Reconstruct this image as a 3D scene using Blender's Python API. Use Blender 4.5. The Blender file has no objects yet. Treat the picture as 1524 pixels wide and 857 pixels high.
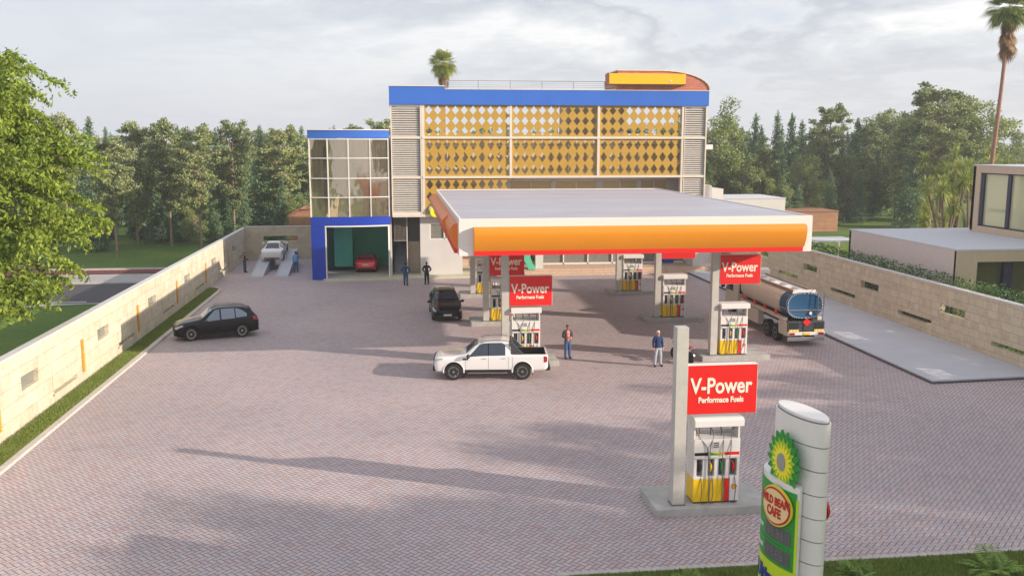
import bpy, bmesh, math, random
import numpy as np
from mathutils import Vector, Matrix, noise as mnoise
rnd = random.Random(7)
R = math.radians
SC = bpy.context.scene
COL = SC.collection

# ------------------------------------------------------------------ helpers
def S(r, g, b):
    def f(c):
        c /= 255.0
        return c / 12.92 if c <= 0.04045 else ((c + 0.055) / 1.055) ** 2.4
    return (f(r), f(g), f(b), 1.0)

class MB:
    """collects faces for one mesh"""
    def __init__(s):
        s.v = []; s.f = []; s.m = []; s.mat = 0
    def add(s, vs, fs):
        o = len(s.v); s.v.extend([tuple(p) for p in vs])
        for f in fs:
            s.f.append(tuple(i + o for i in f)); s.m.append(s.mat)
    def box(s, x0, y0, z0, x1, y1, z1):
        s.add([(x0,y0,z0),(x1,y0,z0),(x1,y1,z0),(x0,y1,z0),(x0,y0,z1),(x1,y0,z1),(x1,y1,z1),(x0,y1,z1)],
              [(0,3,2,1),(4,5,6,7),(0,1,5,4),(1,2,6,5),(2,3,7,6),(3,0,4,7)])
        return s
    def prism(s, pts, a0, a1, axis='y'):
        """pts 2D polygon; axis y: pts are (x,z); axis x: (y,z); axis z: (x,y)"""
        n = len(pts)
        def mk(p, a):
            return {'y': (p[0], a, p[1]), 'x': (a, p[0], p[1]), 'z': (p[0], p[1], a)}[axis]
        vs = [mk(p, a0) for p in pts] + [mk(p, a1) for p in pts]
        fs = [tuple(range(n)), tuple(range(2*n-1, n-1, -1))]
        for i in range(n):
            j = (i + 1) % n
            fs.append((i, i + n, j + n, j))
        s.add(vs, fs); return s
    def tube(s, pts, r, n=8, caps=True):
        pts = [Vector(p) for p in pts]
        rs = r if isinstance(r, (list, tuple)) else [r] * len(pts)
        rings = []
        prev = None
        for i, p in enumerate(pts):
            d = (pts[min(i+1, len(pts)-1)] - pts[max(i-1, 0)])
            d = d.normalized() if d.length > 1e-9 else Vector((0,0,1))
            if prev is None:
                a = d.orthogonal().normalized()
            else:
                a = (prev - d * prev.dot(d))
                a = a.normalized() if a.length > 1e-6 else d.orthogonal().normalized()
            prev = a; b = d.cross(a)
            rings.append([p + (a*math.cos(2*math.pi*k/n) + b*math.sin(2*math.pi*k/n)) * rs[i] for k in range(n)])
        vs = [q for rg in rings for q in rg]; fs = []
        for i in range(len(pts)-1):
            for k in range(n):
                l = (k+1) % n
                fs.append((i*n+k, i*n+l, (i+1)*n+l, (i+1)*n+k))
        if caps:
            fs.append(tuple(range(n-1, -1, -1))); fs.append(tuple(range((len(pts)-1)*n, len(pts)*n)))
        s.add(vs, fs); return s
    def lathe(s, prof, c, axis='y', n=24, cap=True):
        """prof: (r, a) list"""
        vs = []; fs = []
        for (r, a) in prof:
            for k in range(n):
                t = 2*math.pi*k/n; u, w = r*math.cos(t), r*math.sin(t)
                p = {'y': (u, a, w), 'x': (a, u, w), 'z': (u, w, a)}[axis]
                vs.append((p[0]+c[0], p[1]+c[1], p[2]+c[2]))
        for i in range(len(prof)-1):
            for k in range(n):
                l = (k+1) % n
                fs.append((i*n+k, i*n+l, (i+1)*n+l, (i+1)*n+k))
        if cap: fs.append(tuple(range(n))); fs.append(tuple(range((len(prof)-1)*n, len(prof)*n)))
        s.add(vs, fs); return s
    def ball(s, c, r, n=10, sq=(1,1,1)):
        prof = []
        vs = []; fs = []
        for i in range(n+1):
            a = math.pi*i/n
            for k in range(n*2):
                t = math.pi*k/n
                vs.append((c[0]+r*sq[0]*math.sin(a)*math.cos(t), c[1]+r*sq[1]*math.sin(a)*math.sin(t), c[2]+r*sq[2]*math.cos(a)))
        m = n*2
        for i in range(n):
            for k in range(m):
                l = (k+1) % m
                fs.append((i*m+k, (i+1)*m+k, (i+1)*m+l, i*m+l))
        s.add(vs, fs); return s
    def xf(s, M, start=0):
        for i in range(start, len(s.v)):
            s.v[i] = tuple(M @ Vector(s.v[i]))
        return s
    def mesh(s, name, mats, smooth=False, fix=True):
        me = bpy.data.meshes.new(name)
        me.from_pydata(s.v, [], s.f)
        if not isinstance(mats, (list, tuple)): mats = [mats]
        for m in mats: me.materials.append(m)
        if len(mats) > 1: me.polygons.foreach_set('material_index', s.m)
        if fix:
            bm = bmesh.new(); bm.from_mesh(me)
            bmesh.ops.remove_doubles(bm, verts=bm.verts, dist=1e-5)
            bmesh.ops.recalc_face_normals(bm, faces=bm.faces)
            bm.to_mesh(me); bm.free()
        if smooth:
            me.polygons.foreach_set('use_smooth', [True]*len(me.polygons))
            me.set_sharp_from_angle(angle=R(smooth if smooth is not True else 35))
        me.update()
        return me
    def build(s, name, mats, parent=None, smooth=False, bevel=0, fix=True, loc=None):
        o = bpy.data.objects.new(name, s.mesh(name, mats, smooth, fix))
        COL.objects.link(o)
        if parent: o.parent = parent
        if loc: o.location = loc
        if bevel:
            b = o.modifiers.new('Bevel', 'BEVEL'); b.width = bevel; b.segments = 2
            b.limit_method = 'ANGLE'; b.angle_limit = R(40)
        return o

def B(name, mats, parent, x0, y0, z0, x1, y1, z1, bevel=0):
    return MB().box(x0,y0,z0,x1,y1,z1).build(name, mats, parent, bevel=bevel)

def tag(o, label=None, cat=None, group=None, kind=None):
    if label: o['label'] = label
    if cat: o['category'] = cat
    if group: o['group'] = group
    if kind: o['kind'] = kind
    return o
def empty(name, label, cat, loc=(0,0,0), rz=0, group=None):
    o = bpy.data.objects.new(name, None); COL.objects.link(o)
    o.location = loc; o.rotation_euler = (0,0,rz); o.empty_display_size = .3
    return tag(o, label, cat, group)
def copy_tree(o, parent=None):
    c = o.copy(); COL.objects.link(c); c.parent = parent
    for ch in list(o.children): copy_tree(ch, c)
    return c
def struct(o): o['kind'] = 'structure'; return o
def from_obj(o):
    dg = bpy.context.evaluated_depsgraph_get(); dg.update()
    return bpy.data.meshes.new_from_object(o.evaluated_get(dg))
def text(name, txt, size, mat, parent, loc, rot=(R(90),0,0), ext=.004, offset=0.0, align='CENTER', sx=1.0, shear=0):
    cu = bpy.data.curves.new('t', 'FONT'); cu.body = txt; cu.size = size; cu.extrude = ext
    cu.offset = offset; cu.align_x = align; cu.align_y = 'CENTER'; cu.resolution_u = 4; cu.shear = shear
    cu.fill_mode = 'BOTH'
    t = bpy.data.objects.new('t', cu); COL.objects.link(t)
    me = from_obj(t); bpy.data.objects.remove(t); me.materials.clear(); me.materials.append(mat)
    o = bpy.data.objects.new(name, me); COL.objects.link(o); o.parent = parent
    o.location = loc; o.rotation_euler = rot; o.scale = (sx, 1, 1)
    return o

# ------------------------------------------------------------------ node maths
class V:
    def __init__(s, nt, k): s.nt = nt; s.k = k
    def _m(s, op, *a):
        n = s.nt.nodes.new('ShaderNodeMath'); n.operation = op
        for i, x in enumerate((s,) + a):
            if isinstance(x, V): s.nt.links.new(x.k, n.inputs[i])
            else: n.inputs[i].default_value = x
        return V(s.nt, n.outputs[0])
    def __add__(s, o): return s._m('ADD', o)
    def __sub__(s, o): return s._m('SUBTRACT', o)
    def __mul__(s, o): return s._m('MULTIPLY', o)
    def __truediv__(s, o): return s._m('DIVIDE', o)
    def floor(s): return s._m('FLOOR')
    def frac(s): return s._m('FRACT')
    def mod4(s):
        q = (s / 4.0).floor(); return s - q * 4.0
    def eq(s, o): return s._m('COMPARE', o, 0.1)
    def min(s, o): return s._m('MINIMUM', o)
    def lt(s, o): return s._m('LESS_THAN', o)
def lk(nt, a, b): nt.links.new(a, b)
def newmat(name):
    m = bpy.data.materials.new(name); m.use_nodes = True
    return m, m.node_tree, m.node_tree.nodes['Principled BSDF']
def mixc(nt, fac, a, b, blend='MIX'):
    n = nt.nodes.new('ShaderNodeMix'); n.data_type = 'RGBA'; n.blend_type = blend
    for sock, x in ((n.inputs[0], fac), (n.inputs[6], a), (n.inputs[7], b)):
        if isinstance(x, (int, float)): sock.default_value = x
        elif isinstance(x, (tuple, list)): sock.default_value = tuple(x)
        else: nt.links.new(x, sock)
    return n.outputs[2]
def noise(nt, scale, vec=None, detail=4, rough=.55, dist=0):
    n = nt.nodes.new('ShaderNodeTexNoise'); n.inputs['Scale'].default_value = scale
    n.inputs['Detail'].default_value = detail; n.inputs['Roughness'].default_value = rough
    n.inputs['Distortion'].default_value = dist
    if vec is None:
        tc = nt.nodes.new('ShaderNodeTexCoord'); vec = tc.outputs['Object']
    nt.links.new(vec, n.inputs['Vector']); return n.outputs['Fac']
def ramp(nt, fac, stops):
    n = nt.nodes.new('ShaderNodeValToRGB'); e = n.color_ramp.elements
    while len(e) < len(stops): e.new(.5)
    for x, (p, c) in zip(e, stops): x.position = p; x.color = c if len(c) == 4 else tuple(c) + (1,)
    nt.links.new(fac, n.inputs[0]); return n.outputs[0]
def bump(nt, bs, h, strength=.3, dist=.01):
    n = nt.nodes.new('ShaderNodeBump'); n.inputs['Strength'].default_value = strength
    n.inputs['Distance'].default_value = dist
    nt.links.new(h, n.inputs['Height']); nt.links.new(n.outputs[0], bs.inputs['Normal'])
def mat(name, c, rough=.6, metal=0, var=.08, vs=3, coat=0, spec=None, bmp=0, bs_=40):
    m, nt, p = newmat(name)
    p.inputs['Roughness'].default_value = rough; p.inputs['Metallic'].default_value = metal
    if coat: p.inputs['Coat Weight'].default_value = coat; p.inputs['Coat Roughness'].default_value = .04
    if spec is not None: p.inputs['Specular IOR Level'].default_value = spec
    if var:
        f = noise(nt, vs)
        a = tuple(x*(1-var) for x in c[:3]) + (1,); b = tuple(min(1, x*(1+var)) for x in c[:3]) + (1,)
        lk(nt, ramp(nt, f, [(.3, a), (.7, b)]), p.inputs['Base Color'])
    else: p.inputs['Base Color'].default_value = c
    if bmp: bump(nt, p, noise(nt, bs_), bmp, .01)
    return m
def glassmat(name, tint, refl_rough=.03, alpha=.6, body=(.03,.04,.05,1)):
    """architectural pane: partly see-through, partly mirror"""
    m, nt, p = newmat(name); out = nt.nodes['Material Output']
    p.inputs['Base Color'].default_value = body; p.inputs['Roughness'].default_value = refl_rough
    p.inputs['IOR'].default_value = 1.6
    tr = nt.nodes.new('ShaderNodeBsdfTransparent'); tr.inputs[0].default_value = tint
    mx = nt.nodes.new('ShaderNodeMixShader'); mx.inputs[0].default_value = 1-alpha
    lk(nt, tr.outputs[0], mx.inputs[1]); lk(nt, p.outputs[0], mx.inputs[2]); lk(nt, mx.outputs[0], out.inputs[0])
    return m
def objcoord(nt):
    return nt.nodes.new('ShaderNodeTexCoord').outputs['Object']

def curtainmat():
    m, nt, p = newmat('curtain_reflection_streaks'); mp = nt.nodes.new('ShaderNodeMapping'); mp.inputs['Scale'].default_value = (1.6, 1, .22)
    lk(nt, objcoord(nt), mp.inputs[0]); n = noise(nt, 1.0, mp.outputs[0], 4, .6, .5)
    lk(nt, ramp(nt, n, [(.3, S(84,84,50)), (.42, S(140,122,88)), (.52, S(196,184,164)), (.60, S(110,100,66)), (.68, S(190,160,120)), (.76, S(120,112,80))]), p.inputs['Base Color'])  # olive and brown streaks painted in for reflections on the tower glass
    p.inputs['Roughness'].default_value = .85; return m
def paver_mat():
    m, nt, p = newmat('pavers')
    geo = nt.nodes.new('ShaderNodeNewGeometry')
    mp = nt.nodes.new('ShaderNodeMapping'); mp.inputs['Rotation'].default_value = (0,0,R(45))
    w = .15; mp.inputs['Scale'].default_value = (1/w, 1/w, 1)
    lk(nt, geo.outputs['Position'], mp.inputs[0])
    sp = nt.nodes.new('ShaderNodeSeparateXYZ'); lk(nt, mp.outputs[0], sp.inputs[0])
    u = V(nt, sp.outputs[0]); v = V(nt, sp.outputs[1])
    i = u.floor(); j = v.floor(); fu = u - i; fv = v - j
    k = (i - j).mod4()
    k0, k1, k2, k3 = k.eq(0), k.eq(1), k.eq(2), k.eq(3)
    one = V(nt, fu.k) * 0 + 1
    d = (fu + k1*9).min((one - fu) + k0*9).min(fv + k2*9).min((one - fv) + k3*9)
    mort = d.lt(.075)
    cb = nt.nodes.new('ShaderNodeCombineXYZ'); lk(nt, (i - k1).k, cb.inputs[0]); lk(nt, (j - k2).k, cb.inputs[1])
    wn = nt.nodes.new('ShaderNodeTexWhiteNoise'); lk(nt, cb.outputs[0], wn.inputs[0])
    c = ramp(nt, wn.outputs['Value'], [(0, S(178,163,164)), (.3, S(190,173,171)), (.6, S(186,176,179)), (.9, S(196,178,174)), (1, S(186,158,154))])
    big = noise(nt, .12, geo.outputs['Position'], 5)
    c = mixc(nt, 1.0, c, ramp(nt, big, [(.3, (.86,.86,.88)), (.7, (1.08,1.05,1.04))]), 'MULTIPLY')
    fine = noise(nt, 25, geo.outputs['Position'], 3)
    c = mixc(nt, 1.0, c, ramp(nt, fine, [(.3, (.9,.9,.9)), (.7, (1.08,1.08,1.08))]), 'MULTIPLY')
    # tyre dirt and drip stains
    st = noise(nt, .45, geo.outputs['Position'], 6, .65)
    c = mixc(nt, ramp(nt, st, [(.60, (0,0,0)), (.75, (.25,.25,.25))]), c, S(130,120,118))
    c = mixc(nt, mort.k, c, S(88,82,92))
    lk(nt, c, p.inputs['Base Color']); p.inputs['Roughness'].default_value = .75
    bump(nt, p, d.min(.2).k, .35, .02)
    return m
def stone_mat(name, axis, tones, bw=1.15, bh=.5):
    """ashlar cladding; axis: which horizontal axis runs along the wall"""
    m, nt, p = newmat(name)
    geo = nt.nodes.new('ShaderNodeNewGeometry'); sp = nt.nodes.new('ShaderNodeSeparateXYZ')
    lk(nt, geo.outputs['Position'], sp.inputs[0]); cb = nt.nodes.new('ShaderNodeCombineXYZ')
    lk(nt, sp.outputs[axis], cb.inputs[0]); lk(nt, sp.outputs[2], cb.inputs[1])
    br = nt.nodes.new('ShaderNodeTexBrick'); lk(nt, cb.outputs[0], br.inputs['Vector'])
    br.inputs['Scale'].default_value = 1; br.inputs['Brick Width'].default_value = bw; br.inputs['Row Height'].default_value = bh
    br.inputs['Mortar Size'].default_value = .011; br.inputs['Mortar Smooth'].default_value = .2; br.offset = .37; br.squash = .7; br.squash_frequency = 3
    br.inputs['Color1'].default_value = tones[0]; br.inputs['Color2'].default_value = tones[1]; br.inputs['Mortar'].default_value = tones[2]
    n1 = noise(nt, 1.6, geo.outputs['Position'], 7, .65, .6)
    c = mixc(nt, 1.0, br.outputs['Color'], ramp(nt, n1, [(.3, (.84,.81,.76)), (.5, (1,1,1)), (.72, (1.12,1.1,1.06))]), 'MULTIPLY')
    n2 = noise(nt, 9, geo.outputs['Position'], 6, .7)
    c = mixc(nt, 1.0, c, ramp(nt, n2, [(.35, (.88,.87,.85)), (.65, (1.06,1.06,1.06))]), 'MULTIPLY')
    lk(nt, c, p.inputs['Base Color']); p.inputs['Roughness'].default_value = .8
    bump(nt, p, n2, .25, .02)
    return m
def brick_mat(name, c1, c2, mo, bw=.25, bh=.08):
    return stone_mat(name, 0, (c1, c2, mo), bw, bh)
def leafmat(name, dark, light, trans=.25):
    m, nt, p = newmat(name); out = nt.nodes['Material Output']
    geo = nt.nodes.new('ShaderNodeNewGeometry'); oi = nt.nodes.new('ShaderNodeObjectInfo')
    n1 = noise(nt, .55, None, 3)
    f = (V(nt, geo.outputs['Random Per Island'])*.55 + V(nt, n1)*.5 + (V(nt, oi.outputs['Random']) - .5)*.25)
    c = ramp(nt, f.k, [(.15, dark), (.8, light)])
    lk(nt, c, p.inputs['Base Color']); p.inputs['Roughness'].default_value = .6
    tr = nt.nodes.new('ShaderNodeBsdfTranslucent'); lk(nt, c, tr.inputs[0])
    mx = nt.nodes.new('ShaderNodeMixShader'); mx.inputs[0].default_value = trans
    lk(nt, p.outputs[0], mx.inputs[1]); lk(nt, tr.outputs[0], mx.inputs[2]); lk(nt, mx.outputs[0], out.inputs[0])
    return m
def grassmat(name, a, b, c2):
    m, nt, p = newmat(name); geo = nt.nodes.new('ShaderNodeNewGeometry')
    n1 = noise(nt, .08, geo.outputs['Position'], 5); n2 = noise(nt, 2.2, geo.outputs['Position'], 6, .7); n3 = noise(nt, 30, geo.outputs['Position'], 4)
    c = ramp(nt, n1, [(.3, a), (.5, b), (.7, c2)])
    c = mixc(nt, 1.0, c, ramp(nt, n2, [(.3, (.75,.78,.7)), (.7, (1.2,1.15,1.1))]), 'MULTIPLY')
    c = mixc(nt, 1.0, c, ramp(nt, n3, [(.3, (.7,.7,.7)), (.7, (1.25,1.25,1.2))]), 'MULTIPLY')
    lk(nt, c, p.inputs['Base Color']); p.inputs['Roughness'].default_value = .9; p.inputs['Specular IOR Level'].default_value = .15
    bump(nt, p, n3, .8, .06)
    return m

M = {}
M['paver'] = paver_mat()
M['stoneL'] = stone_mat('stone_cladding_side', 1, (S(208,200,180), S(196,186,164), S(158,146,124)), 1.3, .6)
M['stoneR'] = stone_mat('stone_cladding_right', 1, (S(212,200,176), S(200,186,160), S(166,152,128)), .9, .42)
M['stoneB'] = stone_mat('stone_cladding_back', 0, (S(204,192,164), S(194,180,152), S(176,162,136)), 1.1, .5)
M['coping'] = mat('coping', S(205,202,198), .7)
M['kerb'] = mat('kerb_concrete', S(186,180,172), .8, var=.12, vs=6, bmp=.2)
M['concrete'] = mat('island_concrete', S(168,166,162), .8, var=.14, vs=2.5, bmp=.25)
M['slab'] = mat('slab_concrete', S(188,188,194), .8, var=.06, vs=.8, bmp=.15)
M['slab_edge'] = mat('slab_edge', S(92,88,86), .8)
M['asphalt'] = mat('asphalt', S(74,72,76), .85, var=.18, vs=1.2, bmp=.3)
M['pavement'] = mat('pavement', S(165,160,158), .85, var=.1, vs=1)
M['redtrack'] = mat('red_track', S(110,48,46), .8, var=.1)
M['white'] = mat('white_paint', S(222,218,214), .55, var=.03, vs=1.5)
M['offwhite'] = mat('render_wall', S(206,202,198), .8, var=.04, vs=.9, bmp=.05)
M['cream'] = mat('cream_metal', S(216,206,190), .45, var=.04)
M['column'] = mat('column_plaster', S(186,182,174), .75, var=.07, vs=3.5, bmp=.15)
M['blue'] = mat('blue_panel', S(50,104,194), .35, var=.05, vs=.6)
M['blue2'] = mat('blue_frame', S(12,58,168), .4, var=.05, vs=.6)
M['green'] = mat('green_paint', S(92,192,154), .7, var=.05)
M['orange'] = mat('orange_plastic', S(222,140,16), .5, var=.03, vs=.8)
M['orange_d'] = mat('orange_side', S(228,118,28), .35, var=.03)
M['red'] = mat('red_plastic', S(226,26,20), .4, var=.03)
M['boardred'] = mat('board_red', S(222,22,18), .45, var=.03)
M['lettering'] = mat('cream_lettering', S(240,226,208), .6, var=0)
M['yellow'] = mat('yellow_plastic', S(236,194,14), .4, var=.04)
M['signyellow'] = mat('sign_yellow', S(240,180,10), .45, var=.03)
M['black'] = mat('black_plastic', S(22,22,24), .45, var=.1)
M['rubber'] = mat('rubber', S(26,26,28), .8, var=.2, vs=12)
M['dark'] = mat('dark_void', S(40,40,44), .7)
M['grey'] = mat('grey_metal', S(128,128,130), .4, .6)
M['steel'] = mat('bright_steel', S(190,190,192), .28, .85, var=.05)
M['alloy'] = mat('wheel_alloy', S(178,176,168), .35, .7, var=.1)
M['greenp'] = mat('pump_green', S(40,160,50), .4, var=0)
M['brick'] = brick_mat('clay_brick', S(190,108,84), S(170,90,70), S(188,158,140), .34, .14)
M['timber'] = brick_mat('timber_boards', S(176,132,100), S(160,116,86), S(120,86,64), 3.0, .16)
M['terra'] = mat('terrace_paving', S(200,172,150), .8, var=.16, vs=5)
M['pad'] = mat('forecourt_pad', S(196,190,168), .8, var=.08, vs=1)
M['lawn'] = grassmat('lawn', S(84,112,56), S(98,124,58), S(138,150,78))
M['verge'] = grassmat('verge_grass', S(108,126,58), S(118,136,64), S(134,148,76))
M['bark'] = mat('bark', S(124,106,92), .9, var=.3, vs=4, bmp=.6, bs_=14)
M['barkpine'] = mat('pine_bark', S(146,120,98), .9, var=.3, vs=3, bmp=.6, bs_=12)
M['palmbark'] = mat('palm_bark', S(150,112,96), .9, var=.2, vs=5, bmp=.5, bs_=18)
M['leafA'] = leafmat('broadleaf', S(42,78,22), S(150,168,54), .3)
M['leafP'] = leafmat('pine_needles', S(68,94,62), S(176,182,118), .24)
M['leafS'] = leafmat('spruce_needles', S(60,94,72), S(134,160,112), .2)
M['leafB'] = leafmat('bushy_leaf', S(64,96,56), S(174,182,106), .24)
M['leafH'] = leafmat('hedge_leaf', S(36,76,36), S(88,124,54), .2)
M['leafF'] = leafmat('fern_leaf', S(70,120,40), S(150,176,70), .3)
M['leafPalm'] = leafmat('palm_leaf', S(84,118,50), S(180,184,92), .3)
M['leafDry'] = leafmat('dry_frond', S(112,84,62), S(168,134,92), .2)
M['house'] = mat('house_render', S(210,202,198), .8, var=.03)
M['houseframe'] = mat('house_beige', S(200,180,154), .75, var=.04)
M['houseroof'] = mat('flat_roof', S(200,200,206), .8, var=.04)
M['navy'] = mat('navy_frame', S(28,32,70), .4)
M['brown_int'] = mat('interior_beige', S(214,200,166), .8)
M['curtain'] = mat('curtain', S(206,192,166), .85, var=.12, vs=2)
M['paneCarLight'] = mat('car_glass_light', S(120,134,152), .06, var=0, spec=.9)
M['paneCar'] = mat('car_glass', S(36,48,62), .04, var=0, spec=.9)
M['paneHouse'] = glassmat('house_pane', (.86,.86,.74,1), .04, .18, S(206,208,168))
M['paneTower'] = glassmat('tower_pane', (.95,.93,.88,1), .05, .62, S(196,186,166))
def coated():
    m = glassmat('tower_glass', (.9,.88,.82,1), .04, .42, S(190,180,160)); nt = m.node_tree; p = nt.nodes['Principled BSDF']
    p.inputs['Metallic'].default_value = .85; p.inputs['Base Color'].default_value = S(218,206,184)
    mp = nt.nodes.new('ShaderNodeMapping'); mp.inputs['Scale'].default_value = (.9, .9, .35); lk(nt, objcoord(nt), mp.inputs[0])
    bump(nt, p, noise(nt, 1.0, mp.outputs[0], 2), .35, .12); return m
M['paneTower'] = coated()
M['pane'] = glassmat('window_pane', (.86,.88,.88,1), .03, .55, S(170,168,160))
M['paneDark'] = glassmat('brown_pane', (.7,.66,.56,1), .08, .05, S(206,182,136))
M['canopydeck'] = None
SHADE = [(41,18,11,'bushy'),(40,22.5,9.5,'bushy'),(42,36,8.0,'bushy'),(42,15.5,13.5,'bushy'),(43,20,11.5,'bushy'),(42,24.5,10.5,'bushy'),(44,29,9.5,'bushy'),(42,10.5,10.2,'bushy'),(46,6,11,'bushy'),(43,2.5,17.5,'bushy'),(50,1.5,18,'pine'),(47,-3,17,'bushy'),(40,-4,14,'bushy'),(54,-2,20,'pine'),(52,2,19.5,'bushy'),(37,18,8.5,'bushy'),(36,25,7.5,'bushy'),(38,4,13,'pine')]
SUNE = 5.0; SKYK = 9.1; SKYS = .1; SKYLOC = (3.2, 1.4, 0); EXPO = 0.42; HAZE = .0006
# ------------------------------------------------------------------ setting
def sheet(name, mat_, x0, y0, x1, y1, z):
    mb = MB(); mb.add([(x0,y0,z),(x1,y0,z),(x1,y1,z),(x0,y1,z)], [(0,1,2,3)])
    return struct(mb.build(name, mat_, fix=False))
sheet('ground', M['lawn'], -900, -60, 900, 1500, -.03)
sheet('paving', M['paver'], -14.84, -10, 29.98, 91, 0)
sheet('road', M['asphalt'], -200, 66.8, -15.2, 76.3, .004)
sheet('pavement', M['pavement'], -200, 76.3, -15.2, 81.6, .03)
sheet('running_track', M['redtrack'], -200, 81.9, -15.2, 84.2, .04)
sheet('lane_line', M['white'], -200, 67.3, -22, 67.5, .008)
struct(B('road_kerb', M['kerb'], None, -200, 84.2, -.02, -15.2, 84.6, .15))
struct(B('road_kerb', M['kerb'], None, -200, 76.1, -.02, -15.2, 76.3, .12))
mb = MB(); mb.prism([(-200,66.8),(-200,64.2),(-30,64.2),(-23,66.2),(-18,66.8)], .0, .012, 'z'); struct(mb.build('road_shoulder', M['pavement']))
# verge strip with rounded far end and its kerb
vp = [(-14.7,10),(-13.75,10),(-13.75,70.8),(-13.9,71.9),(-14.3,72.6),(-14.7,72.8)]
mb = MB(); mb.prism(vp, -.02, .07, 'z'); struct(mb.build('verge', M['verge']))
mb = MB()
ko = [(-13.75,10),(-13.75,70.8),(-13.9,71.9),(-14.3,72.6),(-14.7,72.8)]
kq = [(-13.5,10),(-13.5,70.9),(-13.7,72.1),(-14.2,72.9),(-14.7,73.1)]
for a in range(len(ko)-1):
    q = [ko[a], kq[a], kq[a+1], ko[a+1]]
    mb.prism(q, -.02, .11, 'z')
struct(mb.build('verge_kerb', M['kerb']))
# front verge (bottom right)
struct(B('front_verge', M['verge'], None, 4.0, -10, -.02, 40, 22.05, .06))
struct(B('front_kerb', M['kerb'], None, 3.8, 22.05, -.02, 29.9, 22.22, .1))
# raised concrete ramp slab on the right
mb = MB(); mb.mat = 0
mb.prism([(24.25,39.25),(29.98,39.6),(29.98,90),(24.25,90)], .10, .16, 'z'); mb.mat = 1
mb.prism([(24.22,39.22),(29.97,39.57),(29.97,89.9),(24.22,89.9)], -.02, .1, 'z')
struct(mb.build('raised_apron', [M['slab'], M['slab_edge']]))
# building forecourt pad
mb = MB(); mb.prism([(-6.2,75.0),(5.6,76.0),(10.0,76.2),(10.0,90),(-7.2,90),(-7.2,76.6),(-6.2,76.0)], -.02, .12, 'z')
struct(mb.build('garage_apron', M['pad'], bevel=.02))

def holewall(u0, u1, z0, z1, t0, t1, holes, axis):
    """slab between t0..t1 with rectangular holes (u0,z0,u1,z1); axis 'x' => u runs along x"""
    us = sorted({u0, u1} | {h[0] for h in holes} | {h[2] for h in holes})
    zs = sorted({z0, z1} | {h[1] for h in holes} | {h[3] for h in holes})
    us = [u for u in us if u0 <= u <= u1]; zs = [z for z in zs if z0 <= z <= z1]
    def solid(i, j):
        if i < 0 or j < 0 or i >= len(us)-1 or j >= len(zs)-1: return False
        cu, cz = (us[i]+us[i+1])/2, (zs[j]+zs[j+1])/2
        return not any(h[0] < cu < h[2] and h[1] < cz < h[3] for h in holes)
    mb = MB()
    P = (lambda u, t, z: (u, t, z)) if axis == 'x' else (lambda u, t, z: (t, u, z))
    for i in range(len(us)-1):
        for j in range(len(zs)-1):
            if not solid(i, j): continue
            a, b, c, d = us[i], us[i+1], zs[j], zs[j+1]
            mb.add([P(a,t0,c),P(b,t0,c),P(b,t0,d),P(a,t0,d)], [(0,1,2,3)])
            mb.add([P(a,t1,c),P(b,t1,c),P(b,t1,d),P(a,t1,d)], [(3,2,1,0)])
            if not solid(i-1, j): mb.add([P(a,t0,c),P(a,t1,c),P(a,t1,d),P(a,t0,d)], [(0,1,2,3)])
            if not solid(i+1, j): mb.add([P(b,t0,c),P(b,t1,c),P(b,t1,d),P(b,t0,d)], [(3,2,1,0)])
            if not solid(i, j-1): mb.add([P(a,t0,c),P(b,t0,c),P(b,t1,c),P(a,t1,c)], [(0,1,2,3)])
            if not solid(i, j+1): mb.add([P(a,t0,d),P(b,t0,d),P(b,t1,d),P(a,t1,d)], [(3,2,1,0)])
    return mb

# --- left boundary wall
wl = empty('boundary_wall', 'long sandstone clad wall with slot windows and white coping running beside the grass verge', 'wall', (-14.85, 50, 0))
holes = []; slots = []; grooves = []
k = -2
for k in range(-2, 6):
    y = 37.35 + 9.35*k
    if y > 90: break
    holes.append((y, 1.42, y+1.75, 1.98))
    if y+3.2 < 90: grooves.append(y+3.2)
    if y+6.9 < 90: slots.append(y+6.9)
hh = holes + [(g, .42, g+3.0, .62) for g in grooves] + [(s, .45, s+.42, 2.0) for s in slots]
hh = [h for h in hh if h[2] < 91]
mb = holewall(10, 91.3, -.05, 2.95, 0, -.28, hh, 'y')
wb = mb.build('wall_body', M['stoneL'], wl, fix=True); wb.location = (0, -50, 0)
o = MB().box(-.32, 10, 2.95, .04, 91.3, 3.02).build('coping', M['coping'], wl); o.location = (0,-50,0)
for y0_, z0_, y1_, z1_ in holes:
    if y1_ > 91: continue
    f = MB()
    f.box(-.24, y0_, 1.42, -.2, y1_, 1.98)
    o = f.build('slot_pane', M['pane'], wl); o.location = (0,-50,0)
for s in slots:
    f = MB()
    for q in range(14): f.box(-.2, s+.02, .47+q*.11, .07, s+.28, .47+q*.11+.07)
    o = f.build('timber_louvre', M['signyellow'] if False else mat('golden_timber', S(214,160,60), .6) if 'gt' not in M else M['gt'], wl)
    M['gt'] = o.data.materials[0]; o.location = (0,-50,0)
for g in grooves:
    f = MB(); f.box(.0, g-.06, .36, .035, g, 1.75); f.box(0, g-.06, .36, .035, g+3.05, .42); f.box(-.26, g, .42, -.22, g+3, .62)
    o = f.build('stone_trim', M['stoneL'], wl); o.location = (0,-50,0)
# --- back wall
wk = empty('boundary_wall', 'short sandstone wall with one long slot behind the service ramps', 'wall', (-11, 91, 0))
mb = holewall(-3.85, 9.5, -.05, 3.08, 0, .28, [(-2.15, 1.72, 1.1, 2.2)], 'x'); mb.build('wall_body', M['stoneB'], wk)
B('coping', M['coping'], wk, -3.8, -.03, 3.08, 9.5, .31, 3.14)
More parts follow.
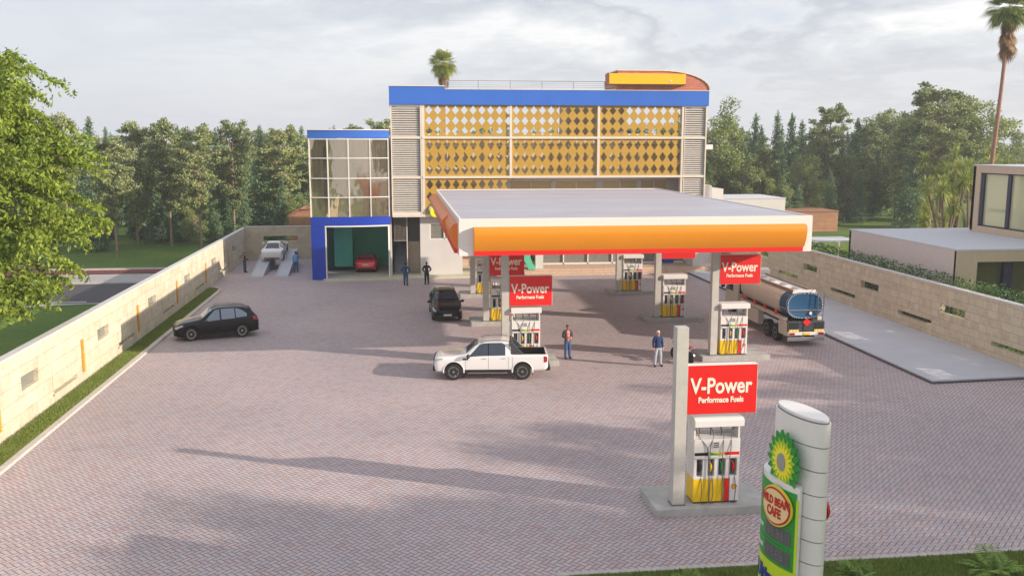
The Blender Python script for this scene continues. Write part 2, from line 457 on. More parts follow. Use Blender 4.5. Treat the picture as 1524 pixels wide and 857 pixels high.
# --- right boundary wall
wr = empty('boundary_wall', 'long sandstone wall with small planted slots on the right of the forecourt', 'wall', (30, 50, 0))
rh = []
for y in (64.1, 55.2, 46.0, 36.9, 73.2, 82): rh.append((y-50, 1.62, y+2.3-50, 2.08))
for y in (67.3, 58.2, 49.1, 40.0, 76.4): rh.append((y-50, .72, y+3.6-50, .98))
mb = holewall(-35, 45, -.05, 3.1, 0, .3, rh, 'y'); mb.build('wall_body', M['stoneR'], wr)
B('coping', M['coping'], wr, -.04, -35, 3.1, .34, 45, 3.17)

def leaf_quads(mb_pts, sizes, rng, updir=None, aspect=2.2, droop=0):
    """numpy leaf cards: returns verts, faces"""
    n = len(mb_pts); P = np.asarray(mb_pts, float); s = np.asarray(sizes, float)[:, None]
    d = rng.normal(size=(n, 3)); 
    if updir is not None: d = d*.6 + np.asarray(updir)
    d[:, 2] -= droop
    d /= np.linalg.norm(d, axis=1)[:, None] + 1e-9
    e = rng.normal(size=(n, 3)); e -= d*(e*d).sum(1)[:, None]; e /= np.linalg.norm(e, axis=1)[:, None] + 1e-9
    a = P; b = P + d*s*.5 + e*s/aspect*.5; c = P + d*s; f = P + d*s*.5 - e*s/aspect*.5
    vs = np.stack([a, b, c, f], 1).reshape(-1, 3)
    return vs
def leafmesh(name, vs, mat_):
    n = len(vs)//4
    me = bpy.data.meshes.new(name)
    me.vertices.add(len(vs)); me.vertices.foreach_set('co', vs.astype(np.float32).ravel())
    me.loops.add(n*4); me.loops.foreach_set('vertex_index', np.arange(n*4, dtype=np.int32))
    me.polygons.add(n); me.polygons.foreach_set('loop_start', np.arange(0, n*4, 4, dtype=np.int32))
    me.materials.append(mat_); me.update(calc_edges=True); return me

def hedge(name, label, x0, y0, x1, y1, z0, z1, n, seed, cat='hedge'):
    rng = np.random.default_rng(seed)
    P = rng.random((n, 3)); P = P*np.array([x1-x0, y1-y0, z1-z0]) + np.array([x0, y0, z0])
    P[:, 2] += (np.sin(P[:, 1]*1.7)+np.sin(P[:, 1]*4.1))*.06
    me = leafmesh(name, leaf_quads(P, rng.uniform(.1, .2, n), rng), M['leafH'])
    o = bpy.data.objects.new(name, me); COL.objects.link(o); tag(o, label, cat); return o
hedge('hedge', 'long clipped green hedge rising behind the right sandstone wall', 30.45, 22, 31.3, 92, .6, 3.62, 42000, 3)

# ------------------------------------------------------------------ main building
bd = empty('station_building', 'three storey service station building with golden diamond screens and blue parapet', 'building', (12, 80, 0))
O = Vector((-12, -80, 0))
def BB(name, m, x0, y0, z0, x1, y1, z1, parent=None, bevel=0):
    par = parent or bd
    o = MB().box(x0,y0,z0,x1,y1,z1).build(name, m, par, bevel=bevel)
    if par is bd: o.location = O
    return o
def BL(mb, name, m, parent=None, **k):
    par = parent or bd
    o = mb.build(name, m, par, **k)
    if par is bd: o.location = O
    return o
# blue parapet with raised left end
mb = MB(); mb.prism([(-.8,14.05),(25.72,14.05),(25.72,15.27),(3.65,15.27),(3.65,15.5),(-.8,15.5)], 76.72, 77.3, 'y')
par = BL(mb, 'parapet', M['blue'])
mb = MB(); mb.prism([(-.86,15.5),(3.68,15.5),(3.68,15.58),(-.86,15.58)], 76.66, 77.36, 'y'); mb.prism([(3.69,15.27),(25.72,15.27),(25.72,15.32),(3.69,15.32)], 76.68, 77.34, 'y')
BL(mb, 'parapet_coping', M['cream'], par)
for x0 in (-.8, 25.3): BB('parapet_return', M['blue'], x0, 77.3, 14.05, x0+.42, 84, 15.2)
# diamond screens
xs = [1.9, 9.06, 16.4, 23.6]
M['screen'] = mat('golden_screen', S(180,142,50), .6, var=.04, vs=1.2)
def screen(x0, x1, z0, z1, ncol, nrow):
    """perforated panel: every cell holds one diamond hole"""
    cw = .72; chh = (z1-z0)/nrow; y0, y1 = 76.98, 77.03; mb = MB()
    c = 0; x = x0
    while x < x1 - .02:
        xe = min(x+cw, x1); frac_ = (xe-x)/cw
        for r in range(nrow):
            a, b, zc0, zc1 = x, xe, z0+r*chh, z0+(r+1)*chh
            zm = (zc0+zc1)/2; hh_ = chh*.42; xm = x+cw/2; hw = cw*.40
            if frac_ < .999:
                # half cell at the edge: leave the diamond's left part only
                hw2 = min(hw, xe-xm) if xe > xm else 0
                if xe <= xm - hw*.5 or hw2 <= .02:
                    mb.box(a, y0, zc0, b, y1, zc1); continue
                mb.prism([(a,zc0),(xm,zc0),(xm,zm-hh_),(xm-hw,zm),(a,zm)], y0, y1)
                mb.prism([(a,zc1),(a,zm),(xm-hw,zm),(xm,zm+hh_),(xm,zc1)], y0, y1)
                k2 = hh_*(1-(xe-xm)/hw) if xe-xm < hw else 0
                mb.prism([(xm,zc0),(b,zc0),(b,zm-k2-.001),(xm,zm-hh_)], y0, y1)
                mb.prism([(xm,zc1),(xm,zm+hh_),(b,zm+k2+.001),(b,zc1)], y0, y1)
                continue
            mb.prism([(a,zc0),(xm,zc0),(xm,zm-hh_),(xm-hw,zm),(a,zm)], y0, y1)
            mb.prism([(a,zm),(xm-hw,zm),(xm,zm+hh_),(xm,zc1),(a,zc1)], y0, y1)
            mb.prism([(xm,zc0),(b,zc0),(b,zm),(xm+hw,zm),(xm,zm-hh_)], y0, y1)
            mb.prism([(b,zm),(b,zc1),(xm,zc1),(xm,zm+hh_),(xm+hw,zm)], y0, y1)
        x += cw
    return BL(mb, 'diamond_screen', M['screen'])
for i in range(3):
    screen(xs[i]+.12, xs[i+1]-.1, 8.33, 11.35, 10, 3)
    screen(xs[i]+.12, xs[i+1]-.1, 11.53, 14.05, 10, 3)
screen(xs[0]+.12, xs[1]-.1, 5.2, 8.12, 10, 3)
fr = MB()
for z in (8.23, 11.43): fr.box(1.8, 76.8, z-.09, 23.75, 77.0-.03, z+.09)
fr.box(-.7, 76.75, 5.0, 9.1, 77.4, 5.2)
for x in xs[1:3]: fr.box(x-.1, 76.84, 8.33, x+.1, 76.97, 14.05)
for x, zb in ((xs[0], 5.2), (xs[3], 5.2)): fr.box(x-.12, 76.84, zb, x+.1, 77.1, 14.05)
BL(fr, 'screen_frame', M['cream'])
# louvre bays
for xa, xb in ((-.62, 1.72), (23.75, 25.6)):
    fm = MB()
    fm.box(xa-.1, 76.84, 5.2, xa, 77.9, 14.05); fm.box(xb-.06, 76.84, 5.2, xb+.04, 77.9, 14.05)
    for z in (5.2, 8.12, 11.33, 13.93): fm.box(xa, 76.86, z, xb-.06, 77.9, z+.2 if z < 13 else 14.05)
    bay = BL(fm, 'louvre_bay', M['cream'])
    lm = MB()
    for za, zb in ((5.42, 8.1), (8.34, 11.31), (11.55, 13.9)):
        n = int((zb-za)/.17)
        for q in range(n):
            z = za + q*(zb-za)/n
            lm.prism([(76.92, z), (76.95, z-.0), (77.08, z+.13), (77.05, z+.13)], xa+.01, xb-.07, 'x')
            if xa > 10:
                lm.prism([(77.12, z), (77.9, z), (77.9, z+.1), (77.12, z+.1)], xa-.13, xa-.105, 'x')
    BL(lm, 'louvre_slats', mat('louvre_metal', S(196,190,182), .5) if 'lou' not in M else M['lou'], bay); M['lou'] = bay.children[0].data.materials[0]
    BB('backing_glass', mat('bay_glass', S(120,116,108), .12, var=.3, vs=.8), xa, 77.92, 5.2, xb, 77.98, 13.9, bay)
    bay.children[-1].location = (0,0,0)
# floor slabs and body behind the screen
BB('floor_slab', M['offwhite'], -.7, 77.42, 5.02, 25.7, 84.9, 5.22)
BB('floor_slab', M['offwhite'], -.7, 77.42, 8.1, 25.7, 79.98, 8.3)
BB('roof_slab', M['offwhite'], -.7, 78.0, 11.3, 25.7, 92, 11.46)
wh = [(2.2,8.9,5.6,10.7),(12.2,8.6,17.4,11.0),(18.4,8.6,23.4,11.0),(7.6,9.9,9.0,10.7),
      (9.4,5.5,13.0,7.85),(13.3,5.5,17.0,7.85),(17.5,5.5,20.6,7.85),(20.9,5.5,23.3,7.85),(2.4,5.5,6.8,7.6)]
mb = holewall(-.7, 25.6, 5.22, 8.09, 80, 80.25, [h for h in wh if h[1] < 8], 'x'); BL(mb, 'wall', M['offwhite'])
mb = holewall(-.7, 25.6, 8.31, 11.29, 78.0, 78.2, [h for h in wh if h[1] > 8], 'x'); BL(mb, 'wall', mat('gallery_wall', S(212,196,166), .8))
for h in wh:
    f = MB(); n = max(2, round((h[2]-h[0])/1.7)); w_ = (h[2]-h[0])/n; yy = 80.05 if h[1] < 8 else 78.02
    for q in range(n+1): f.box(h[0]+q*w_-.04, yy, h[1], h[0]+q*w_+.04, yy+.08, h[3])
    f.box(h[0], yy, h[3]-.07, h[2], yy+.08, h[3]-.0); f.box(h[0], yy, h[1], h[2], yy+.08, h[1]+.07)
    w = BL(f, 'window', M['white'])
    g = MB().box(h[0], yy+.09, h[1], h[2], yy+.12, h[3]); BL(g, 'pane', M['paneDark'], w)
BB('wall', M['offwhite'], -.65, 91.7, 0, 25.6, 91.95, 11.3)
BB('wall', M['offwhite'], 25.4, 78.0, 0, 25.64, 91.7, 11.3)
BB('wall', M['offwhite'], -.68, 80.3, 5.2, -.45, 91.7, 11.3)
# stair tower on the roof
BB('roof_stair_tower', mat('brown_cladding', S(150,132,102), .6), 14.9, 83.5, 11.46, 20.2, 87.5, 15.0)
# low roof parapet clutter seen through the holes
BB('roof_upstand', M['offwhite'], -.6, 91.6, 11.46, 25.6, 91.9, 11.9)
# roof railing
rl = MB()
for x in np.arange(3.8, 17.2, 2.62): rl.box(x-.03, 77.05, 15.32, x+.03, 77.11, 16.0)
for z in (15.5, 15.66, 15.82): rl.tube([(3.8,77.08,z),(17.8,77.08,z)], .014, 5)
rl.tube([(3.8,77.08,15.99),(17.8,77.08,15.99)], .028, 6)
BL(rl, 'roof_railing', M['steel'])
# brick gable with curved roof
gp = [(17.9,15.33)] + [(17.9,16.86), (21.6,16.86)]
for q in range(1, 11):
    a = q/10*math.pi/2; gp.append((21.6+4.15*math.sin(a), 15.36+1.5*math.cos(a)))
gp.append((25.75,15.33))
mb = MB(); mb.prism(gp, 76.8, 81.5, 'y'); gb = BL(mb, 'brick_gable', M['brick'], smooth=30)
mb = MB(); tp = gp[1:-1]
for q in range(len(tp)-1):
    (a, b), (c, d) = tp[q], tp[q+1]
    mb.add([(a,76.7,b+.01),(c,76.7,d+.01),(c,81.6,d+.01),(a,81.6,b+.01),(a,76.7,b+.08),(c+.05,76.7,d+.08),(c+.05,81.6,d+.08),(a,81.6,b+.08)],
           [(0,3,2,1),(4,5,6,7),(0,1,5,4),(1,2,6,5),(2,3,7,6),(3,0,4,7)])
BL(mb, 'gable_coping', M['cream'], gb)
sg = BB('roof_sign', M['signyellow'], 17.05, 76.1, 15.76, 23.45, 76.72, 16.6, bevel=.02)
mb = MB(); mb.box(16.98, 76.14, 15.7, 17.04, 76.78, 16.66); mb.box(17.05, 76.4, 15.68, 23.5, 76.78, 15.75); mb.box(23.46, 76.16, 15.7, 23.52, 76.78, 16.66)
BL(mb, 'sign_frame', M['brick'], sg)
mb = MB(); mb.prism([(22.1,16.08),(22.22,15.93),(22.34,16.08),(22.22,16.04)], 76.07, 76.095, 'y'); BL(mb, 'sign_mark', M['white'], sg)
# right side: pipe and annex blocks
BB('vent_pipe', M['black'], 27.75, 84, .5, 28.05, 84.4, 10.4); BB('vent_cap', M['white'], 27.6, 83.8, 10.42, 28.6, 84.7, 10.85)
BB('annex_block', M['offwhite'], 26.0, 82, 0, 28.0, 88, 7.2); BB('annex_block', M['offwhite'], 28.02, 82, 0, 29.1, 88, 6.9)
# ---- ground floor
fl = 77.6
mb = holewall(1.55, 5.05, .12, 5.0, fl, 86, [], 'x')
mb = holewall(1.55, 5.05, .12, 5.0, fl, fl+.25, [(2.35,3.05,4.75,4.4)], 'x'); gw = BL(mb, 'wall', M['offwhite'])
f = MB(); f.box(2.35, fl+.05, 3.05, 2.43, fl+.13, 4.4); f.box(4.67, fl+.05, 3.05, 4.75, fl+.13, 4.4); f.box(3.5, fl+.05, 3.05, 3.6, fl+.13, 4.4); f.box(2.43, fl+.05, 4.32, 4.67, fl+.13, 4.4); f.box(2.43, fl+.05, 3.05, 4.67, fl+.13, 3.13)
w = BL(f, 'window', M['white']); BL(MB().box(2.36, fl+.14, 3.06, 4.74, fl+.17, 4.39), 'pane', M['pane'], w)
BB('wall', M['offwhite'], 1.55, fl+.26, .12, 1.8, 84, 5.0); BB('wall', M['offwhite'], 4.8, fl+.26, .12, 5.05, 84, 5.0)
BB('wall', M['curtain'], -.8, 84.9, .12, 5.0, 85.1, 5.0)
BB('recess_wall', mat('recess_beige', S(190,176,156), .8), .5, 79.2, .13, 1.54, 79.3, 2.75)
BB('recess_panel', mat('recess_dark', S(92,92,92), .6), .5, 79.15, 2.76, 1.54, 79.25, 5.0)
st = MB()
for q in range(14): st.box(-.62, 78.0+q*.28, .12, .42, 78.0+(q+1)*.28-.003, .12+(q+1)*.2)
BL(st, 'staircase', mat('stair_concrete', S(120,124,134), .75))
gm = MB()
for q in range(10): gm.box(-.6+q*.107, 77.75, 3.0, -.6+q*.107+.03, 77.79, 4.85)
gm.box(-.64, 77.74, 2.94, .44, 77.8, 3.0); gm.box(-.64, 77.74, 4.85, .44, 77.8, 4.9)
BL(gm, 'balustrade', mat('taupe_metal', S(150,138,126), .5))
BB('wall', M['offwhite'], .43, 77.8, .12, .5, 84, 5.0)
# recess bay with green wall, flared green pillar
BB('green_wall', M['green'], 5.06, 83, .12, 10.6, 83.2, 5.0)
BB('timber_skirt', M['terra'], 5.06, 82.8, .12, 10.6, 82.98, 1.4)
mb = MB(); mb.prism([(10.1,5.0),(10.75,5.0),(10.75,1.5),(10.95,.95),(11.2,.62),(11.2,.46),(10.6,.46),(10.4,.9),(10.1,1.5)], 77.1, 77.5, 'y'); BL(mb, 'green_pillar', M['green'])
BB('pillar', M['offwhite'], 11.25, 77.5, .46, 11.9, 78.0, 5.0)
BB('end_wall', M['offwhite'], 25.0, 77.5, .46, 25.9, 80.3, 5.0)
BB('soffit', M['offwhite'], 5.1, 77.3, 4.75, 25.9, 83, 5.0)
# shopfront
sf = MB()
for x in np.arange(11.9, 25.0, 2.18): sf.box(x-.05, 80.0, .47, x+.05, 80.1, 4.75)
sf.box(11.9, 80.0, .47, 25.0, 80.1, .62); sf.box(11.9, 80.0, 3.4, 25.0, 80.1, 3.5)
sh = BL(sf, 'shopfront', M['white']); BL(MB().box(11.9, 80.12, .5, 25.0, 80.15, 4.7), 'pane', M['pane'], sh)
rng = np.random.default_rng(5)
BB('wall', M['curtain'], 11.9, 84.5, .46, 25.0, 84.7, 4.75)
for x in (15.5, 17.6, 20.9):
    sm = MB()
    for z in (.5, 1.0, 1.5, 2.0): sm.box(x, 81.6, z, x+1.7, 82.1, z+.05)
    for sx in (x-.05, x+1.7): sm.box(sx, 81.6, .47, sx+.05, 82.1, 2.3)
    for z in (.55, 1.05, 1.55, 2.05):
        for q in range(11):
            if rng.random() < .8: sm.box(x+.04+q*.15, 81.62, z, x+.15+q*.15, 81.8, z+rng.uniform(.15, .38))
    sm.build('shop_shelf', M['dark']); o = bpy.data.objects[-1] if False else None
for i_, o in enumerate([o for o in bpy.data.objects if o.name.startswith('shop_shelf')]):
    tag(o, ['stocked dark shelf behind the shop window, first from the green pillar', 'stocked dark shelf behind the shop window, middle of the three', 'stocked dark shelf behind the shop window, nearest the white end wall'][i_], 'shelf', 'shop shelves behind the glass')
BB('shop_floor', M['terra'], 10.2, 78.6, 0, 26, 86, .46)
te = MB()
for q, (y, z) in enumerate(((76.3,.15),(76.75,.3),(77.2,.45))):
    te.box(10.2, y, 0 if q == 0 else z-.15+.001, 26.6-q*.2+.6, 78.59, z)
struct(te.build('terrace_steps', M['terra'], bevel=.01))
# brown louvre/door under right bay
BB('service_door', M['blue2'], 22.7, 79.94, .5, 24.0, 79.99, 2.6)
# yellow letter on the facade
e_ = text('facade_letter', 'e', 1.9, mat('neon_yellow', S(236,236,20), .4, var=0), None, (2.75, 76.62, 5.62), (R(90),0,0), .08, .05, shear=.15)
tag(e_, 'bulging yellow letter e on the facade behind the canopy corner', 'sign')

# ---- curved glass garage tower: part of its own building body
tw = empty('garage_tower', 'blue garage block with curved glazed upper floors left of the diamond screens', 'building', (-4, 80, 0))
def arcY(x):  # gentle bow, nearest at x=-4.6
    return 75.95 + ((x+4.6)/3.6)**2*.62
def ring(x0, x1, z0, z1, off=0, th=.25, n=14):
    mb = MB(); xsn = [x0+(x1-x0)*i/n for i in range(n+1)]
    fr_ = [(x, arcY(x)+off) for x in xsn]; bk = [(x, arcY(x)+off+th) for x in xsn]
    mb.prism(fr_ + bk[::-1], z0, z1, 'z'); return mb
def TW(mb, name, m, parent=None, **k):
    par = parent or tw; o = mb.build(name, m, par, **k)
    if par is tw: o.location = (4,-80,0)
    return o
TW(ring(-7.3,-.85,11.38,12.0,-.02,.3), 'parapet', M['blue'], smooth=30)
TW(ring(-7.36,-.83,12.0,12.07,-.1,.42), 'coping', M['white'], smooth=30)
TW(MB().box(-7.3,77.0,11.38,-7.02,89.7,12.0), 'parapet', M['blue'])
TW(ring(-7.25,-.85,4.42,5.1,0,.3), 'lintel', M['blue2'], smooth=30)
TW(ring(-7.25,-6.14,.0,4.41,0,.3), 'pier', M['blue2'], smooth=30)
TW(ring(-6.12,-6.02,.12,4.30,.02,.2,2), 'door_jamb', M['white']); TW(ring(-1.08,-.95,.12,4.30,.02,.2,2), 'door_jamb', M['white'])
TW(ring(-6.12,-.95,4.30,4.41,.0,.2), 'door_head', M['white'])
gl = ring(-7.2,-.9,5.12,11.36,.1,.03, 20); pn = TW(gl, 'glazing', M['paneTower'], smooth=30)
fm = MB()
for x in (-7.2,-5.75,-4.1,-2.4,-.95):
    y = arcY(x); fm.box(x-.04, y, 5.1, x+.04, y+.1, 11.38)
mb2 = MB()
for z in (6.68, 8.2, 9.8, 11.3):
    r_ = ring(-7.2,-.9,z-.035,z+.035,.0,.09); o_ = len(fm.v); fm.v += r_.v; fm.f += [tuple(i+o_ for i in f) for f in r_.f]; fm.m += r_.m
TW(fm, 'mullions', M['white'])
# curtain folds, floor slab, inner walls
cv = MB(); pts = []
for i in range(240):
    x = -7.0+6.0*i/239; pts.append((x, arcY(x)+1.0+.09*math.sin(i*.9)+.05*math.sin(i*.37)))
for za, zb in ((5.3, 8.0), (8.5, 11.2)):
    n0 = len(cv.v)
    vs = [(p[0], p[1], za) for p in pts] + [(p[0], p[1], zb) for p in pts]
    fs = [(i, i+1, i+241, i+240) for i in range(239) if not (120 < i < 150) and not (i > 212)]
    cv.add(vs, fs)
TW(cv, 'curtain', curtainmat(), fix=False, smooth=60)
for z in (4.98, 8.12, 11.2):
    mb = MB(); n = 14; a = [(-7.15+6.2*i/n, arcY(-7.15+6.2*i/n)+.34) for i in range(n+1)]
    mb.prism(a + [(-.95,89.6),(-7.15,89.6)], z, z+.14, 'z'); TW(mb, 'floor_slab', M['offwhite'])
TW(MB().box(-7.25,77.0,0,-7.0,89.7,5.1), 'side_wall', M['blue2']); TW(MB().box(-7.25,77.3,5.11,-7.05,89.7,11.37), 'side_wall', M['offwhite'])
TW(MB().box(-7.2,89.4,0,-.9,89.65,11.37), 'back_wall', M['offwhite']); TW(MB().box(-.94,77.6,.12,-.8,89.4,11.37), 'party_wall', M['offwhite'])
TW(MB().box(-6.98,83.7,.12,-.96,83.9,4.97), 'green_wall', M['green'])
TW(MB().box(-5.75,80.6,.5,-4.2,83.69,4.97), 'green_block', M['green'])
TW(MB().box(-2.6,79.5,5.3,-2.3,84,8.0), 'partition', M['white'])
# ------------------------------------------------------------------ canopy
ZT, ZB, CX0, CX1, CY0, CY1 = 7.6, 5.9, 2.6, 19.42, 42.2, 69.4
cn = empty('fuel_canopy', 'large flat forecourt canopy with orange and red fascia band', 'canopy', (11, 55.8, 0))
OC = Vector((-11, -55.8, 0))
def CN(mb, name, m, parent=None, **k):
    par = parent or cn; o = mb.build(name, m, par, **k)
    if par is cn: o.location = OC
    return o
def deck_mat():
    m, nt, p = newmat('canopy_deck'); geo = nt.nodes.new('ShaderNodeNewGeometry'); sp = nt.nodes.new('ShaderNodeSeparateXYZ')
    lk(nt, geo.outputs['Position'], sp.inputs[0]); y = V(nt, sp.outputs[1])
    st = (y*.9).floor(); wn = nt.nodes.new('ShaderNodeTexWhiteNoise'); wn.noise_dimensions = '1D'; lk(nt, st.k, wn.inputs['W'])
    n = noise(nt, .5, geo.outputs['Position'], 5)
    c = ramp(nt, wn.outputs['Value'], [(0, S(176,174,184)), (1, S(188,186,194))])
    c = mixc(nt, 1, c, ramp(nt, n, [(.3, (.93,.93,.93)), (.7, (1.05,1.05,1.05))]), 'MULTIPLY')
    seam = ((y*.9).frac()).lt(.035); c = mixc(nt, seam.k, c, S(150,148,156))
    lk(nt, c, p.inputs['Base Color']); p.inputs['Roughness'].default_value = .45; p.inputs['Metallic'].default_value = .1; return m
CN(MB().box(CX0+.12,CY0+.12,7.3,CX1-.12,CY1-.12,7.56), 'roof_deck', deck_mat())
def tile_white():
    m = mat('white_fascia', S(228,220,214), .5, var=.02); nt = m.node_tree; p = nt.nodes['Principled BSDF']
    geo = nt.nodes.new('ShaderNodeNewGeometry'); sp = nt.nodes.new('ShaderNodeSeparateXYZ'); lk(nt, geo.outputs['Position'], sp.inputs[0])
    g = ((V(nt, sp.outputs[0])*5).frac()).min((V(nt, sp.outputs[2])*5).frac()).lt(.12)
    lk(nt, mixc(nt, g.k, S(228,220,214), S(222,215,210)), p.inputs['Base Color']); return m
f = MB(); t = .12
f.box(CX0,CY0,ZB,CX1,CY0+t,ZT); f.box(CX0,CY1-t,ZB,CX1,CY1,ZT); f.box(CX0,CY0+t,ZB,CX0+t,CY1-t,ZT); f.box(CX1-t,CY0+t,ZB,CX1,CY1-t,ZT)
CN(f, 'fascia', tile_white())
CN(MB().box(CX0+t,CY0+t,ZB+.02,CX1-t,CY1-t,ZB+.12), 'soffit', M['white'])
def bulge(y0):  # profile in (y,z), front towards -y
    pr = [(y0,7.22),(y0-.22,7.22),(y0-.36,7.16),(y0-.42,7.02),(y0-.41,6.85),(y0-.34,6.55),(y0-.22,6.28),(y0-.13,6.13),(y0,6.13)]
    return pr
mb = MB(); mb.prism(bulge(CY0-.003), 3.27, 19.0, 'x'); CN(mb, 'orange_band', M['orange'], smooth=40)
CN(MB().box(3.27,CY0-.13,ZB+.02,18.95,CY0-.003,6.127), 'red_stripe', M['red'], bevel=.01)
# left side: two bowed sections and the red line
def sideb(d): return [(CX0-.003,7.3),(CX0-.25*d,7.3),(CX0-.5*d,7.05),(CX0-.52*d,6.75),(CX0-.3*d,6.3),(CX0-.12*d,6.13),(CX0-.003,6.13)]
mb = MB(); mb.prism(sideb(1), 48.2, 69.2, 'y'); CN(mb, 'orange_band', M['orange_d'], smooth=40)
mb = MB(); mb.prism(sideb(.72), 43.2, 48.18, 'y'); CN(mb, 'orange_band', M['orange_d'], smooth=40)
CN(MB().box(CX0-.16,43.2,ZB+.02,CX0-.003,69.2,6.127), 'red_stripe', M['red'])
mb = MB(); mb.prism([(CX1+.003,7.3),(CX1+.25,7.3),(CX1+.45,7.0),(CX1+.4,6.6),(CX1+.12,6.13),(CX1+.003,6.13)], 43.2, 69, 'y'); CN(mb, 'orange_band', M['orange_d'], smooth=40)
# soffit lamps
for x in (6.5, 11, 15.5):
    for y in (46, 53, 60, 66): CN(MB().box(x-.35,y-.35,ZB-.03,x+.35,y+.35,ZB+.018), 'soffit_lamp', M['offwhite'])
CW = .36
cols = [(4.86,45.05),(4.86,55.6),(4.86,66.1),(15.58,45.05),(15.58,55.6),(15.58,66.1)]
for x, y in cols:
    c = CN(MB().box(x,y,.265,x+CW,y+CW,ZB+.018), 'column', M['column'], bevel=.012)
    CN(MB().box(x-.03,y-.03,.262,x+CW+.03,y+CW+.03,.3), 'base_plate', M['grey'], c)
fp = empty('concrete_post', 'tall freestanding concrete post on the nearest pump island', 'post', (8.1, 26, .262))
o = MB().box(-.18,-.18,0,.18,.18,5.43).build('shaft', M['column'], fp, bevel=.012)
MB().box(-.21,-.21,0,.21,.21,.035).build('base_plate', M['grey'], fp)

# ------------------------------------------------------------------ islands
isl = [(7.35,25.58),(4.1,44.75),(4.1,55.3),(4.1,65.8),(15.08,44.75),(15.08,55.3),(15.08,65.8)]
islab = ['nearest concrete pump island carrying the freestanding post',
 'front left concrete pump island behind the white pickup','middle left concrete pump island under the canopy','rear left concrete pump island under the canopy',
 'front right concrete pump island beside the tanker truck','middle right concrete pump island under the canopy','rear right concrete pump island near the shop steps']
mb = MB(); mb.prism([(0,0),(3.6,0),(3.6,1.95),(0,1.95)], -.02, .262, 'z')
ip = mb.build('pump_island', M['concrete'], bevel=.03)
for q, (x, y) in enumerate(isl):
    o = ip if q == 0 else ip.copy()
    if q: COL.objects.link(o)
    o.location = (x, y, 0); tag(o, islab[q], 'island', 'concrete islands under the fuel pumps')

